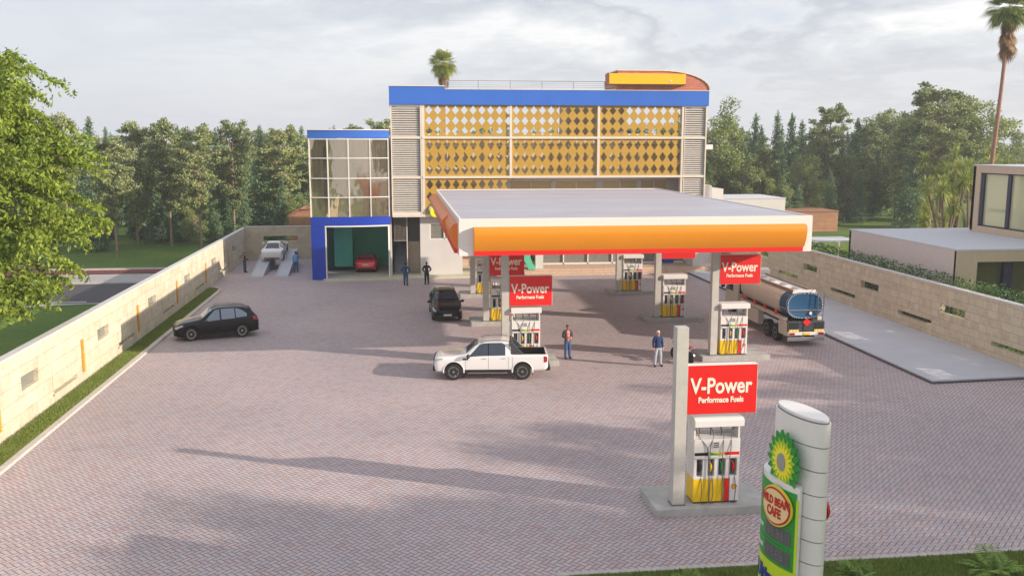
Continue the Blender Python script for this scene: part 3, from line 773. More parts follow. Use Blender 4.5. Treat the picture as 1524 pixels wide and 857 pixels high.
# ------------------------------------------------------------------ pump prototype (front faces -Y, origin front-left base corner)
def make_pump():
    W, D, H = 1.42, .68, 2.68
    r = empty('fuel_pump', '', 'fuel pump', (0,0,0))
    MB().box(.03,.03,0,W-.03,D,.05).build('plinth', M['black'], r)
    b = MB(); b.box(0,.0,.05,.96,D,.76); b.build('yellow_skirt', M['yellow'], r, bevel=.01)
    MB().box(.963,-.004,.05,1.13,D-.01,.76).build('red_skirt', M['red'], r, bevel=.006)
    w = MB().box(1.133,0,.05,W,D,.76).build('white_skirt', M['white'], r, bevel=.01)
    # scallop badge
    s = MB(); pts = []
    for k in range(9):
        a = math.pi*(k/8); pts.append((1.275+.085*math.cos(a), .5+.075*math.sin(a)))
    pts += [(1.235,.42),(1.315,.42)]
    s.prism(pts[:9]+pts[9:], -.012, -.004, 'y'); bd_ = s.build('badge', M['red'], w)
    s = MB(); s.prism([(1.275+(p[0]-1.275)*.72, .49+(p[1]-.49)*.72) for p in pts], -.02, -.0125, 'y'); s.build('badge_centre', M['yellow'], w)
    # cabinet: body with four nozzle niches
    hol = [(.09,.84,.28,1.38),(.43,.84,.64,1.38),(.77,.84,.98,1.38),(1.12,.84,1.34,1.38)]
    c = holewall(0, W, .763, 2.0, 0, .2, hol, 'x')
    c.build('cabinet', M['white'], r, bevel=.006)
    MB().box(.0,.203,.763,W,D,2.0).build('cabinet_back', M['white'], r, bevel=.006)
    for h in hol: MB().box(h[0]+.002,.17,h[1]+.002,h[2]-.002,.2,h[3]-.002).build('nozzle_niche', M['nichegrey'], r)
    for x0, x1, m in ((.02,.44,'black'),(.94,1.4,'red')): MB().box(x0,-.012,1.5,x1,-.002,1.59).build('grade_stripe', M[m], r)
    s = MB(); s.mat = 0; s.prism([(.5,1.5),(.9,1.5),(.5,1.59)], -.012, -.002); s.mat = 1; s.prism([(.9,1.5),(.9,1.59),(.5,1.59)], -.012, -.002)
    s.build('grade_stripe', [M['greenp'], M['yellow']], r)
    MB().box(.03,-.05,1.42,W-.03,-.002,1.46).build('ledge', M['offwhite'], r)
    d = MB().box(.56,-.014,1.72,.78,-.002,1.92).build('display', M['offwhite'], r)
    t_ = MB()
    for z in (1.75, 1.81, 1.87): t_.box(.59,-.02,z,.75,-.0145,z+.028)
    t_.build('display_digits', M['black'], d)
    # uprights and hose gallery
    for x0, x1 in ((0,.05),(W-.05,W)): MB().box(x0,.06,2.003,x1,D,2.42).build('side_cheek', M['white'], r)
    MB().box(.053,D-.04,2.003,W-.053,D,2.1).build('back_rail', M['white'], r)
    g = MB(); g.tube([(.06,.42,2.34),(W-.06,.42,2.34)], .02, 8)
    g.build('hose_rail', M['grey'], r)
    # head canopy with a sloped front lip
    hd = MB(); hd.prism([(-.16,2.42),(D+.05,2.42),(D+.05,2.66),(-.06,2.68),(-.16,2.62)], -.05, W+.05, 'x'); hd.build('pump_head', M['white'], r, bevel=.012)
    hn = [M['black'], M['yellow'], M['greenp'], M['red']]
    for k, hx in enumerate((.19,.54,.88,1.24)):
        n = MB()
        n.tube([(hx+.02,.1,.98),(hx+.02,.07,1.12),(hx-.0,.05,1.2)], [.035,.045,.035], 8)
        n.tube([(hx,.05,1.2),(hx-.03,.06,1.27),(hx-.06,.14,1.34)], [.02,.016,.014], 6)
        n.tube([(hx+.0,.02,1.02),(hx-.01,-.01,1.08),(hx+.0,.02,1.16)], .009, 5)
        n.build('nozzle', hn[k], r, smooth=True)
        h = MB(); x2 = hx + (.2, .02, -.02, -.13)[k]
        xm = hx + (.26,-.05,.0,-.15)[k]
        pts = [(hx+.02,.1,.98),(hx+.04,.0,.8),(hx+.06,-.06,.4),(hx+.02,-.09,.08),(hx-.03+.09,-.09,.03),(xm,-.08,.1),(xm,-.06,.7),(xm-.01,-.05,1.3),(xm+(-.06,.0,.0,.04)[k],-.03,1.75),(hx-.06 if k == 0 else x2+.05,.05,2.1),(hx-.1+(0,.12,.06,.2)[k],.25,2.33)]
        P_ = []
        for a in range(len(pts)-1):
            for tt in range(4):
                u = tt/4; p0 = pts[max(a-1,0)]; p1 = pts[a]; p2 = pts[a+1]; p3 = pts[min(a+2,len(pts)-1)]
                P_.append([.5*((2*p1[i])+(-p0[i]+p2[i])*u+(2*p0[i]-5*p1[i]+4*p2[i]-p3[i])*u*u+(-p0[i]+3*p1[i]-3*p2[i]+p3[i])*u**3) for i in range(3)])
        P_.append(pts[-1]); h.tube(P_, .013, 6)
        # loop hanging over the rail
        h.tube([(hx-.06,.42,2.32),(hx-.03,.36,2.4),(hx+.02,.3,2.36),(hx+.05,.28,2.15),(hx+.04,.3,2.02)], .014, 6)
        h.build('hose', M['hose'], r, smooth=True)
    return r
M['nichegrey'] = mat('niche_grey', S(96,98,108), .6, var=.05)
M['hose'] = mat('hose_rubber', S(104,98,92), .5, var=0)
pump = make_pump()
ppos = [(8.57,25.9),(5.36,45.05),(5.36,55.6),(5.36,66.1),(16.1,45.05),(16.1,55.6),(16.1,66.1)]
plab = ['white and yellow fuel pump on the nearest island beside the freestanding post',
 'white and yellow fuel pump right behind the bed of the white pickup','white and yellow fuel pump mostly hidden by the middle left canopy column',
 'white and yellow fuel pump hidden behind the left columns on the rear left island','white and yellow fuel pump on the front right island beside the tanker',
 'white and yellow fuel pump on the middle right island','white and yellow fuel pump on the rear right island closest to the shop steps']
for q, (x, y) in enumerate(ppos):
    o = pump if q == 0 else copy_tree(pump)
    o.location = (x, y, .262); tag(o, plab[q], 'fuel pump', 'multi hose fuel pumps on the islands')

# ------------------------------------------------------------------ sign boards
def make_board():
    r = empty('fuel_board', '', 'sign', (0,0,0)); W, H = 2.14, 1.5
    MB().box(0,.003,0,W,.26,H).build('board_casing', M['white'], r, bevel=.006)
    MB().box(.015,-.012,.015,W-.015,.0,H-.015).build('board_face', M['boardred'], r)
    text('lettering', 'V-Power', .66, M['lettering'], r, (W*.48, -.02, H*.565), offset=.015, sx=.79)
    text('lettering', 'Performace Fuels', .235, M['lettering'], r, (W*.48, -.02, H*.29), offset=.008, sx=.84)
    for z in (.3, 1.2): MB().box(-.1,.08,z,-.0,.16,z+.08).build('bracket', M['grey'], r)
    return r
bp = make_board()
bpos = [(8.29,25.86,3.05),(5.24,45.05,3.03),(5.24,55.6,3.05),(5.24,66.1,3.05),(15.96,45.05,3.93),(15.96,55.6,3.93),(15.96,66.1,3.93)]
blab = ['red board lettered V-Power on the freestanding post above the nearest pump','red board lettered V-Power above the pump behind the white pickup',
 'shaded red board lettered V-Power partly hidden behind a left canopy column','red board on the rear left column hidden behind the other left boards',
 'red board lettered V-Power hanging by the tanker truck','red board on the middle right column mostly hidden by the canopy fascia','red board on the rear right column hidden behind the canopy fascia']
for q, p in enumerate(bpos):
    o = bp if q == 0 else copy_tree(bp)
    o.location = p; tag(o, blab[q], 'sign', 'red boards fixed to the forecourt columns')

# ------------------------------------------------------------------ price totem
pc = Vector((8.27, 17.98, 0)); ang = math.atan2(-.984, .177)      # local +x = major axis towards camera
tt = empty('price_totem', 'tall white oval totem sign with green and yellow flower emblem at the forecourt edge', 'sign', pc, ang)
def ell(a, b, n=48, c=(0,0), s=0, e=2*math.pi): return [(c[0]+a*math.cos(s+(e-s)*k/n), c[1]+b*math.sin(s+(e-s)*k/n)) for k in range(n)]
M['totem'] = mat('totem_panel', S(230,226,222), .4, .05, var=.04, vs=1.5)
M['groove'] = mat('totem_groove', S(128,130,136), .4, .4)
zs_ = [0.1,.46,.97,1.45,1.93,2.42,2.91,3.4,3.9,4.41,4.92,5.42]
inner = MB(); inner.prism(ell(.815,.30), 0, 5.43, 'z'); inner.build('core', M['groove'], tt, smooth=30)
for a, b in zip(zs_[:-1], zs_[1:]):
    mb = MB(); mb.prism(ell(.85,.335), a+.012, b-.012, 'z'); mb.build('cladding_panel', M['totem'], tt, smooth=30)
mb = MB(); mb.prism(ell(.80,.29), 5.431, 5.5, 'z'); mb.build('top_cap', M['totem'], tt, smooth=30, bevel=.012)
# which side faces the camera-left: world -x side => local?  local +y = rotate(+y)
side = -1   # local y sign pointing to world -X  (ang ~ -80deg: local y -> world +x)
# lower green shell on the visible side
def shell(a, b, x0, x1, z0, z1, th=.05, n=24):
    t0 = math.acos(max(-1, min(1, x0/a))); t1 = math.acos(max(-1, min(1, x1/a)))
    o_ = [(a*math.cos(t0+(t1-t0)*k/n), side*b*math.sin(t0+(t1-t0)*k/n)) for k in range(n+1)]
    i_ = [((a-th)*math.cos(t0+(t1-t0)*k/n), side*(b-th)*math.sin(t0+(t1-t0)*k/n)) for k in range(n+1)]
    m = MB(); m.prism(o_ + i_[::-1], z0, z1, 'z'); return m
M['totgreen'] = mat('totem_green', S(24,146,42), .35, var=.03); M['lime'] = mat('totem_lime', S(196,220,30), .4, var=.02)
M['olive'] = mat('totem_slot', S(88,92,92), .5); M['totblue'] = mat('totem_blue', S(20,40,140), .4, var=0)
A_, B_ = 1.06, .60
shell(A_-.03, B_-.03, .66, -1.02, .1, 4.05, .2).build('lower_casing', M['totem'], tt, smooth=30)
zrows = [(3.15,3.92),(2.69,3.13),(2.23,2.67)]
for z0, z1 in zrows: shell(A_, B_, .62, -1.06, z0, z1, .04).build('green_panel', M['totgreen'], tt, smooth=30)
shell(A_+.004, B_+.004, .675, .625, .1, 3.8, .05).build('lime_edge', M['lime'], tt, smooth=30)
shell(A_, B_, .62, -1.06, 1.4, 2.21, .04).build('lime_panel', M['lime'], tt, smooth=30)
shell(A_, B_, .62, -1.06, .1, 1.38, .04).build('green_panel', M['totgreen'], tt, smooth=30)
for z0, z1 in ((2.75,3.07),(2.29,2.61)):
    p_ = shell(A_+.008, B_+.008, .54, -.30, z0, z1, .02).build('price_window', M['olive'], tt, smooth=30)
def on_shell(x, z, off=.0, a=A_, b=B_):
    th = math.acos(x/a); y = side*b*math.sin(th)
    nx, ny = math.cos(th)/a, side*math.sin(th)/b; l = math.hypot(nx, ny); nx /= l; ny /= l
    return (x+nx*off, y+ny*off, z), (nx, ny)
def wrap(o, a=A_, b=B_, off=.012):
    """bend a flat lettering (x along, z up, y depth) round the oval shell"""
    for v in o.data.vertices:
        wx = o['cx'] - v.co.x * 1.0; z = o['cz'] + v.co.y
        p, n = on_shell(max(-a+.02, min(a-.02, wx)), z, off + v.co.z, a, b); v.co = p
def shelltext(txt, size, m, cx, cz, ofs=.006, sx=1.0, name='lettering', off=.012, shear=0):
    o = text(name, txt, size, m, tt, (0,0,0), (0,0,0), .004, ofs, shear=shear)
    for v in o.data.vertices: v.co.x *= sx
    # reading direction: viewer on the -y(local) side sees local x increasing to the right when side=-1
    for v in o.data.vertices:
        p, n = on_shell(max(-A_+.02, min(A_-.02, cx + v.co.x)), cz + v.co.y, off + v.co.z); v.co = p
    o.data.update(); return o
shelltext('88.88', .27, M['grey'], .1, 2.91, .004, .9); shelltext('88.88', .27, M['grey'], .1, 2.45, .004, .9)
shelltext('Super', .17, M['white'], -.56, 2.9, .004, .9); shelltext('Diesel', .17, M['white'], -.56, 2.45, .004, .85)
shelltext('Ultimate', .46, M['totblue'], -.05, 1.84, .02, .8)
shelltext('Diesel', .42, M['white'], -.2, 1.0, .01, .8)
# oval cafe plate
def disc(cx, cz, rx, rz, y0, y1, m, name, tilt=0):
    d = MB(); n = 40
    ps = [(cx+rx*math.cos(2*math.pi*k/n), cz+rz*math.sin(2*math.pi*k/n)) for k in range(n)]
    d.prism(ps, y0, y1, 'y'); return d.build(name, m, tt)
M['plate'] = mat('cafe_plate', S(236,206,150), .5, var=0); M['platered'] = mat('cafe_red', S(190,30,20), .5, var=0); M['plateyel'] = mat('cafe_yellow', S(230,206,60), .5, var=0)
def wrapdisc(cx, cz, rx, rz, off, th, m, name, par=None):
    d = MB(); n = 40; K = 5; vs = []; fs = []
    for k in range(K+1):
        for q in range(n):
            a = 2*math.pi*q/n; x, z = cx+rx*k/K*math.cos(a), cz+rz*k/K*math.sin(a)
            p, nn = on_shell(max(-A_+.03, x), z, off+th); vs.append(p)
    for k in range(K):
        for q in range(n):
            l = (q+1) % n; fs.append((k*n+q, k*n+l, (k+1)*n+l, (k+1)*n+q))
    o0 = len(vs)
    for q in range(n):
        a = 2*math.pi*q/n; p, nn = on_shell(max(-A_+.03, cx+rx*math.cos(a)), cz+rz*math.sin(a), off); vs.append(p)
    for q in range(n): l = (q+1) % n; fs.append((K*n+q, K*n+l, o0+l, o0+q))
    d.add(vs, fs); return d.build(name, m, par or tt, smooth=40)
PX_ = .12
pr_ = wrapdisc(PX_, 3.52, .46, .43, .02, .05, M['plateyel'], 'cafe_plate')
wrapdisc(PX_, 3.52, .43, .395, .072, .008, M['platered'], 'plate_ring', pr_)
wrapdisc(PX_, 3.52, .395, .355, .082, .008, M['plate'], 'plate_face', pr_)
for tx, z_, sz in (('WILD BEAN', 3.63, .235), ('CAFE', 3.39, .27)):
    o = shelltext(tx, sz, M['platered'], PX_, z_, .012, .68, off=.096); o.parent = pr_
# the same plate on the far side of the totem
bp2 = MB(); bp2.prism([(.3+.26*math.cos(2*math.pi*k/30), 3.42+.24*math.sin(2*math.pi*k/30)) for k in range(30)], .335, .39, 'y'); bp2.build('rear_plate', M['platered'], tt)
# emblem: nested petals
em = MB(); cx, cz = .10, 4.45
M['emgreen'] = mat('emblem_green', S(14,140,40), .35, var=0); M['emlime'] = mat('emblem_lime', S(150,200,30), .35, var=0)
M['emyel'] = mat('emblem_yellow', S(250,232,20), .35, var=0); M['emgrey'] = mat('emblem_grey', S(150,150,140), .4, var=0)
def star(r0, r1, n, rot, y0, y1, m, name, par):
    ps = []
    for k in range(2*n):
        a = rot + math.pi*k/n; rr = r1 if k % 2 == 0 else r0; ps.append((cx+rr*.88*math.cos(a), cz+rr*math.sin(a)))
    d = MB(); d.add([(cx,y0,cz)]+[(p[0],y0,p[1]) for p in ps]+[(p[0],y1,p[1]) for p in ps],
        [(0,1+k,1+(k+1)%(2*n)) for k in range(2*n)] + [(1+k,1+2*n+k,1+2*n+(k+1)%(2*n),1+(k+1)%(2*n)) for k in range(2*n)] + [tuple(range(1+2*n,1+4*n))])
    return d.build(name, m, par)
y_ = -.50
g = star(.52,.67,18,0,y_,y_+.05,M['emgreen'],'emblem',tt)
star(.38,.52,18,math.pi/18,y_-.012,y_-.001,M['emlime'],'emblem_petals',g)
star(.26,.44,18,0,y_-.024,y_-.013,M['emyel'],'emblem_petals',g)
star(.16,.24,18,math.pi/18,y_-.036,y_-.025,mat('emblem_pale', S(244,240,120), .4, var=0),'emblem_petals',g)
d = MB(); d.prism([(cx+.15*math.cos(2*math.pi*k/24), cz+.19*math.sin(2*math.pi*k/24)) for k in range(24)], y_-.05, y_-.037, 'y'); d.build('emblem_centre', M['emgrey'], g)
for q in (-.25,.05): MB().box(q,-.45,4.4,q+.06,-.25,4.46).build('emblem_stud', M['grey'], tt)
MB().box(-1.15,-.75,-.02,1.15,.6,.1).build('base_plinth', M['concrete'], tt, bevel=.02)
# ------------------------------------------------------------------ vehicles
def pchip(xs, ys, x):
    n = len(xs)
    if x <= xs[0]: return ys[0]
    if x >= xs[-1]: return ys[-1]
    h = [xs[i+1]-xs[i] for i in range(n-1)]; dl = [(ys[i+1]-ys[i])/h[i] for i in range(n-1)]
    def slope(i):
        if i == 0: return dl[0]
        if i == n-1: return dl[-1]
        if dl[i-1]*dl[i] <= 0: return 0
        w1 = 2*h[i]+h[i-1]; w2 = h[i]+2*h[i-1]
        return (w1+w2)/(w1/dl[i-1]+w2/dl[i])
    i = max(k for k in range(n-1) if xs[k] <= x); t = (x-xs[i])/h[i]; m0, m1 = slope(i), slope(i+1)
    return (2*t**3-3*t*t+1)*ys[i]+(t**3-2*t*t+t)*h[i]*m0+(-2*t**3+3*t*t)*ys[i+1]+(t**3-t*t)*h[i]*m1

class Car:
    """surface of stations; local frame: front towards +x, origin on the ground under the middle"""
    def __init__(s, st, L): s.st = st; s.L = L; s.ds = [q[0] for q in st]
    def sec(s, d): return [pchip(s.ds, [q[k] for q in s.st], d) for k in range(1, 7)]
    def p(s, d, t, sgn=1, off=0):
        q = s._p(d, t)
        if off:
            e = .02; a = s._p(min(d+e, s.L-.001), t); b = s._p(max(d-e, .001), t); c = s._p(d, min(t+.05, 8)); f = s._p(d, max(t-.05, 0))
            n = (Vector(a)-Vector(b)).cross(Vector(c)-Vector(f))
            if n.length > 1e-9:
                n.normalize()
                # outward = away from the section centre
                zc = (s.sec(d)[0]+s.sec(d)[2])/2
                if n.dot(Vector((0, q[1], q[2]-zc))) < 0: n = -n
                q = tuple(Vector(q)+n*off)
        return (q[0], q[1]*sgn, q[2])
    def _p(s, d, t):
        zb, zl, zt, wb, wl, wt = s.sec(d)
        ys = [0, wb*.93, wb, (wb*.3+wl*.7)+.012, wl, (wl*.42+wt*.58)+.012, wt, wt*.62, 0]
        zz = [zb, zb, zb+.07, zb+(zl-zb)*.62, zl, zl+(zt-zl)*.55, zt-.055*min(1, (zt-zl)/.3), zt-.012, zt]
        T = list(range(9)); return (s.L/2-d, pchip(T, ys, t), pchip(T, zz, t))
    def body(s, nd=64, nt=26):
        mb = MB(); D = []
        for i in range(nd+1): D.append(s.L*i/nd)
        D = sorted(set(D) | set(s.ds))
        ts = [8*j/nt for j in range(nt+1)]
        cols = 2*nt
        vs = []; fs = []
        for d in D:
            ring = [s.p(d, t) for t in ts] + [s.p(d, t, -1) for t in ts[-2:0:-1]]
            vs += ring
        for i in range(len(D)-1):
            for k in range(cols):
                l = (k+1) % cols
                fs.append((i*cols+k, i*cols+l, (i+1)*cols+l, (i+1)*cols+k))
        fs.append(tuple(range(cols-1, -1, -1))); fs.append(tuple(range((len(D)-1)*cols, len(D)*cols)))
        mb.add(vs, fs); return mb
    def patch(s, d0, d1, t0, t1, off=.006, n=10, m=6, sgn=1, shape=None):
        mb = MB(); vs = []; fs = []
        for i in range(n+1):
            d = d0+(d1-d0)*i/n
            a, b = (t0, t1) if shape is None else shape(i/n)
            for j in range(m+1): vs.append(s.p(d, a+(b-a)*j/m, sgn, off))
        for i in range(n):
            for j in range(m):
                a = i*(m+1)+j; fs.append((a, a+1, a+m+2, a+m+1))
        mb.add(vs, fs); return mb
    def cross(s, d0, d1, t0, off=.006, n=8, m=16, t00=None):
        mb = MB(); vs = []; fs = []
        for i in range(n+1):
            d = d0+(d1-d0)*i/n; tt_ = t0 if t00 is None else t0+(t00-t0)*i/n
            for j in range(m+1):
                u = -1+2*j/m; t = 8-abs(u)*(8-tt_); vs.append(s.p(d, t, 1 if u >= 0 else -1, off))
        for i in range(n):
            for j in range(m):
                a = i*(m+1)+j; fs.append((a, a+1, a+m+2, a+m+1))
        mb.add(vs, fs); return mb

def wheel(parent, x, y, r, w, rim='alloy', spokes=5, rim_r=.68, name='wheel'):
    sg = 1 if y > 0 else -1
    e = bpy.data.objects.new(name, None)
    t = MB(); t.lathe([(r*.62,-w/2),(r*.93,-w/2),(r,-w*.36),(r,w*.36),(r*.93,w/2),(r*.62,w/2)], (0,0,0), 'y', 32)
    to = t.build('wheel', M['rubber'], parent, smooth=40); to.location = (x, y, r)
    m = MB(); yo = sg*w/2; R1 = r*rim_r
    m.lathe([(R1*.99, yo-sg*.08),(R1*1.0, yo+sg*.004),(R1*.93, yo+sg*.008),(R1*.88, yo-sg*.03),(R1*.8, yo-sg*.05),(R1*.01, yo-sg*.055)], (0,0,0), 'y', 32, cap=False)
    n_ = len(m.v)
    ro = m.build('rim_barrel', M['dark'] if rim == 'alloy' else M['black'], to, smooth=30)
    m = MB()
    m.lathe([(R1*.88,yo-sg*.02),(R1*1.0,yo-sg*.012),(R1*1.0,yo+sg*.008),(R1*.88,yo+sg*.004),(R1*.88,yo-sg*.02)], (0,0,0), 'y', 32, cap=False)
    m.lathe([(R1*.2,yo-sg*.05),(R1*.22,yo+sg*.002),(R1*.1,yo+sg*.008),(.01,yo+sg*.008)], (0,0,0), 'y', 16)
    for k in range(spokes):
        for dd in (-.16, .16):
            a = 2*math.pi*k/spokes+.3; c1, s1 = math.cos(a+dd*.5), math.sin(a+dd*.5); c2, s2 = math.cos(a+dd), math.sin(a+dd)
            m.tube([(R1*.15*c1, yo-sg*.02, R1*.15*s1), (R1*.92*c2, yo-sg*.012, R1*.92*s2)], [R1*.055, R1*.07], 6)
    m.build('rim', M[rim], to, smooth=30)
    return to

def boolean_body(mbody, cutters, mats, parent, name='body'):
    o = mbody.build(name, mats[:1], None)
    c = cutters.build('cut', [M['black']], None)
    o.data.materials.append(M['black'])
    m = o.modifiers.new('b', 'BOOLEAN'); m.operation = 'DIFFERENCE'; m.object = c; m.solver = 'EXACT'
    try: m.material_mode = 'TRANSFER'
    except Exception: pass
    me = from_obj(o); bpy.data.objects.remove(o); bpy.data.objects.remove(c)
    me.polygons.foreach_set('use_smooth', [True]*len(me.polygons)); me.set_sharp_from_angle(angle=R(32))
    o = bpy.data.objects.new(name, me); COL.objects.link(o); o.parent = parent
    return o
def both(car, name, m, parent, args, **k):
    for sg in (1, -1):
        o = car.patch(*args, sgn=sg, **k).build(name, m, parent, smooth=50, fix=False)
def paint(name, c, rough=.22, metal=0):
    dk_ = max(c[:3]) < .02
    return mat(name, c, .12 if dk_ else rough, metal, var=0, coat=0 if dk_ else 1, spec=.35 if dk_ else None)
def mirror(parent, car, d, z, w, m, size=1):
    for sg in (1, -1):
        b = MB(); x = car.L/2-d
        b.ball((x, sg*(w+.13*size), z+.04), .11*size, 8, (.8, 1.15, .85)); b.tube([(x, sg*(w-.06), z-.04), (x, sg*(w+.08), z+.0)], .025, 6)
        b.build('wing_mirror', m, parent, smooth=True)
def plate(parent, x, z, back, w=.5, m='white'):
    e = .012 if not back else -.012
    MB().box(min(x, x+e), -w/2, z-.055, max(x, x+e), w/2, z+.055).build('number_plate', M[m], parent)
M['headlight'] = mat('headlight_lens', S(170,174,176), .1, .3, var=0, coat=1); M['taillight'] = mat('tail_light', S(150,14,20), .15, var=0, coat=1)
M['amber'] = mat('amber_lens', S(230,120,20), .2, var=0)

def suv(label, col, pane='paneCar', L=4.85, W=.97, H=1.68, kind='suv', rimm='alloy', spoiler=True, plates='white', handle=None):
    P = paint('paint', col)
    if kind == 'suv':
        st = [(0,.42,.66,.76,.50,.58,.44),(.07,.30,.70,.82,.80,.82,.62),(.35,.24,.80,.95,.90,.91,.70),(.95,.24,.88,1.05,.94,.95,.74),
              (1.42,.24,.93,1.12,.94,.955,.76),(1.55,.24,.94,1.17,.94,.955,.755),(2.12,.24,.97,1.56,.94,.96,.655),(2.7,.24,1.0,H,.94,.96,.63),(3.5,.24,1.03,H,.94,.96,.61),
              (4.15,.26,1.07,H-.07,.93,.94,.57),(4.32,.28,1.08,H-.14,.93,.93,.57),(4.66,.32,1.08,1.22,.91,.90,.68),(4.78,.38,1.0,1.10,.86,.86,.66),(L,.46,.85,.95,.70,.74,.56)]
        wx = (.93, 3.83); wr = .38; roofs = (1.62, 2.16, 4.30, 4.62); side = (1.70, 2.62, 3.45, 4.15); bp_ = (2.58, 3.50)
    elif kind == 'hatch':
        st = [(0,.40,.58,.66,.50,.56,.44),(.06,.28,.62,.72,.74,.78,.6),(.3,.2,.72,.84,.82,.84,.66),(.85,.2,.80,.95,.86,.87,.70),
              (1.15,.2,.85,1.01,.87,.88,.71),(1.28,.2,.86,1.05,.87,.88,.70),(1.95,.2,.88,1.40,.87,.885,.58),(2.5,.2,.90,H,.87,.885,.56),(3.2,.2,.93,H-.01,.87,.885,.55),
              (3.75,.22,.97,H-.08,.86,.87,.53),(4.0,.24,.98,1.18,.86,.86,.62),(4.12,.28,.95,1.03,.84,.84,.66),(4.2,.34,.8,.9,.78,.80,.60),(L,.42,.68,.78,.62,.66,.5)]
        wx = (.85, 3.45); wr = .32; roofs = (1.36, 2.0, 3.78, 4.05); side = (1.46, 2.35, 3.05, 3.7); bp_ = (2.3, 3.1)
    else:  # coupe
        st = [(0,.34,.52,.60,.50,.56,.44),(.07,.22,.58,.68,.80,.82,.6),(.4,.17,.66,.80,.89,.90,.68),(1.0,.16,.74,.90,.92,.92,.72),
              (1.45,.16,.80,.97,.92,.92,.74),(1.62,.16,.82,1.01,.92,.92,.74),(2.35,.16,.84,1.33,.91,.91,.56),(2.75,.16,.86,H,.91,.91,.53),(3.2,.16,.89,H-.03,.92,.92,.51),
              (3.95,.17,.94,1.08,.93,.93,.62),(4.2,.18,.95,1.03,.93,.92,.70),(4.55,.22,.92,1.01,.89,.88,.70),(4.62,.28,.84,.97,.84,.84,.66),(L,.36,.70,.80,.68,.72,.54)]
        wx = (.88, 3.68); wr = .34; roofs = (1.68, 2.38, 3.22, 4.0); side = (1.78, 2.75, 3.0, 3.72); bp_ = (2.85, 3.6)
    car = Car(st, L)
    r = empty(dict(suv='suv', hatch='hatchback', coupe='coupe')[kind], label, 'car')
    cut = MB()
    for wxx in wx:
        for sg in (1, -1):
            y0, y1 = sg*.55, sg*1.2
            cut.lathe([(wr+.055, min(y0,y1)), (wr+.055, max(y0,y1))], (L/2-wxx, 0, wr+.01), 'y', 28)
    boolean_body(car.body(), cut, [P], r)
    car.cross(roofs[0], roofs[1], 6.12, .006, t00=6.02).build('windscreen', M[pane], r, smooth=50, fix=False)
    car.cross(roofs[2], roofs[3], 6.0, .006).build('rear_window', M['paneCar'], r, smooth=50, fix=False)
    s0, s1, s2, s3 = side
    def low(u): return 4.18, 4.18+1.6*min(1, .12+u*1.25)
    both(car, 'side_window', M[pane], r, (s0, s1-.03, 4.2, 5.8), shape=low)
    both(car, 'side_window', M[pane], r, (s1+.05, s2-.0, 4.18, 5.78))
    both(car, 'quarter_window', M[pane], r, (s2+.06, s3, 4.25, 5.75), shape=lambda u: (4.25+.0*u, 5.75-1.0*u**1.6))
    if kind != 'hatch' or True:
        both(car, 'headlight', M['headlight'], r, (.04, .5, 4.0, 5.0), shape=lambda u: (3.5+.4*u, 4.75-.25*u))
        both(car, 'tail_light', M['taillight'], r, (L-.36, L-.09, 3.0, 4.2), shape=lambda u: (3.5-.15*u, 4.35-.15*u))
    for sg in (1, -1):       # sills
        car.patch(wx[0]+wr+.1, wx[1]-wr-.1, 1.1, 2.25, sgn=sg, off=.01).build('sill', M['black'], r, smooth=50, fix=False)
    # door seams and handles
    for sg in (1, -1):
        for d in (s0-.12, bp_[0], bp_[1]):
            MB().tube([car.p(d, t, sg, .002) for t in (2.3, 2.8, 3.3, 3.8, 4.15)], .006, 4).build('door_seam', M['black'], r)
        for d in (bp_[0]-.2, bp_[1]-.2): MB().tube([car.p(d-.09, 3.72, sg, .02), car.p(d+.09, 3.72, sg, .02)], .014, 6).build('door_handle', P, r)
    # grille, bumpers
    g = MB(); g.prism([(-.38,.50),(.38,.50),(.44,.68),(-.44,.68)], L/2-.03, L/2+.012, 'x'); g.build('grille', M['black'], r)
    g = MB(); g.prism([(-.62,.28),(.62,.28),(.66,.42),(-.66,.42)], L/2-.09, L/2-.0, 'x'); g.build('air_intake', M['black'], r)
    g = MB(); g.prism([(-.62,.3),(.62,.3),(.7,.44),(-.7,.44)], -L/2-.0, -L/2+.10, 'x'); g.build('rear_diffuser', M['black'], r)
    plate(r, L/2+.014, .44, False); plate(r, -L/2-.002, .70 if kind != 'suv' else .8, True, m=plates)
    mirror(r, car, s0+.1, .98 if kind == 'suv' else .9, .93 if kind != 'hatch' else .86, P if kind != 'suv' else M['black'])
    if kind == 'suv':
        for sg in (1, -1):
            mb = MB(); mb.tube([(L/2-d, sg*(car.sec(d)[5]-.02), car.sec(d)[2]+z) for d, z in ((2.35,-.0),(2.5,.03),(3.3,.04),(4.0,.02),(4.15,-.02))], .017, 6)
            mb.build('roof_rail', M['grey'], r, smooth=True)
    if spoiler:
        d0 = roofs[2]; x = L/2-d0; z = car.sec(d0)[2]; w = car.sec(d0)[5]
        mb = MB(); mb.prism([(x+.1, z-.02),(x-.17, z-.06),(x-.17, z-.085),(x+.06, z-.07)], -w, w, 'y')
        mb.build('spoiler', P, r, bevel=.01)
    for wxx in wx:
        for sg in (1, -1): wheel(r, L/2-wxx, sg*(.83 if kind != 'hatch' else .76), wr, .25, rimm, spokes=(10 if kind == 'suv' else 5))
    return r

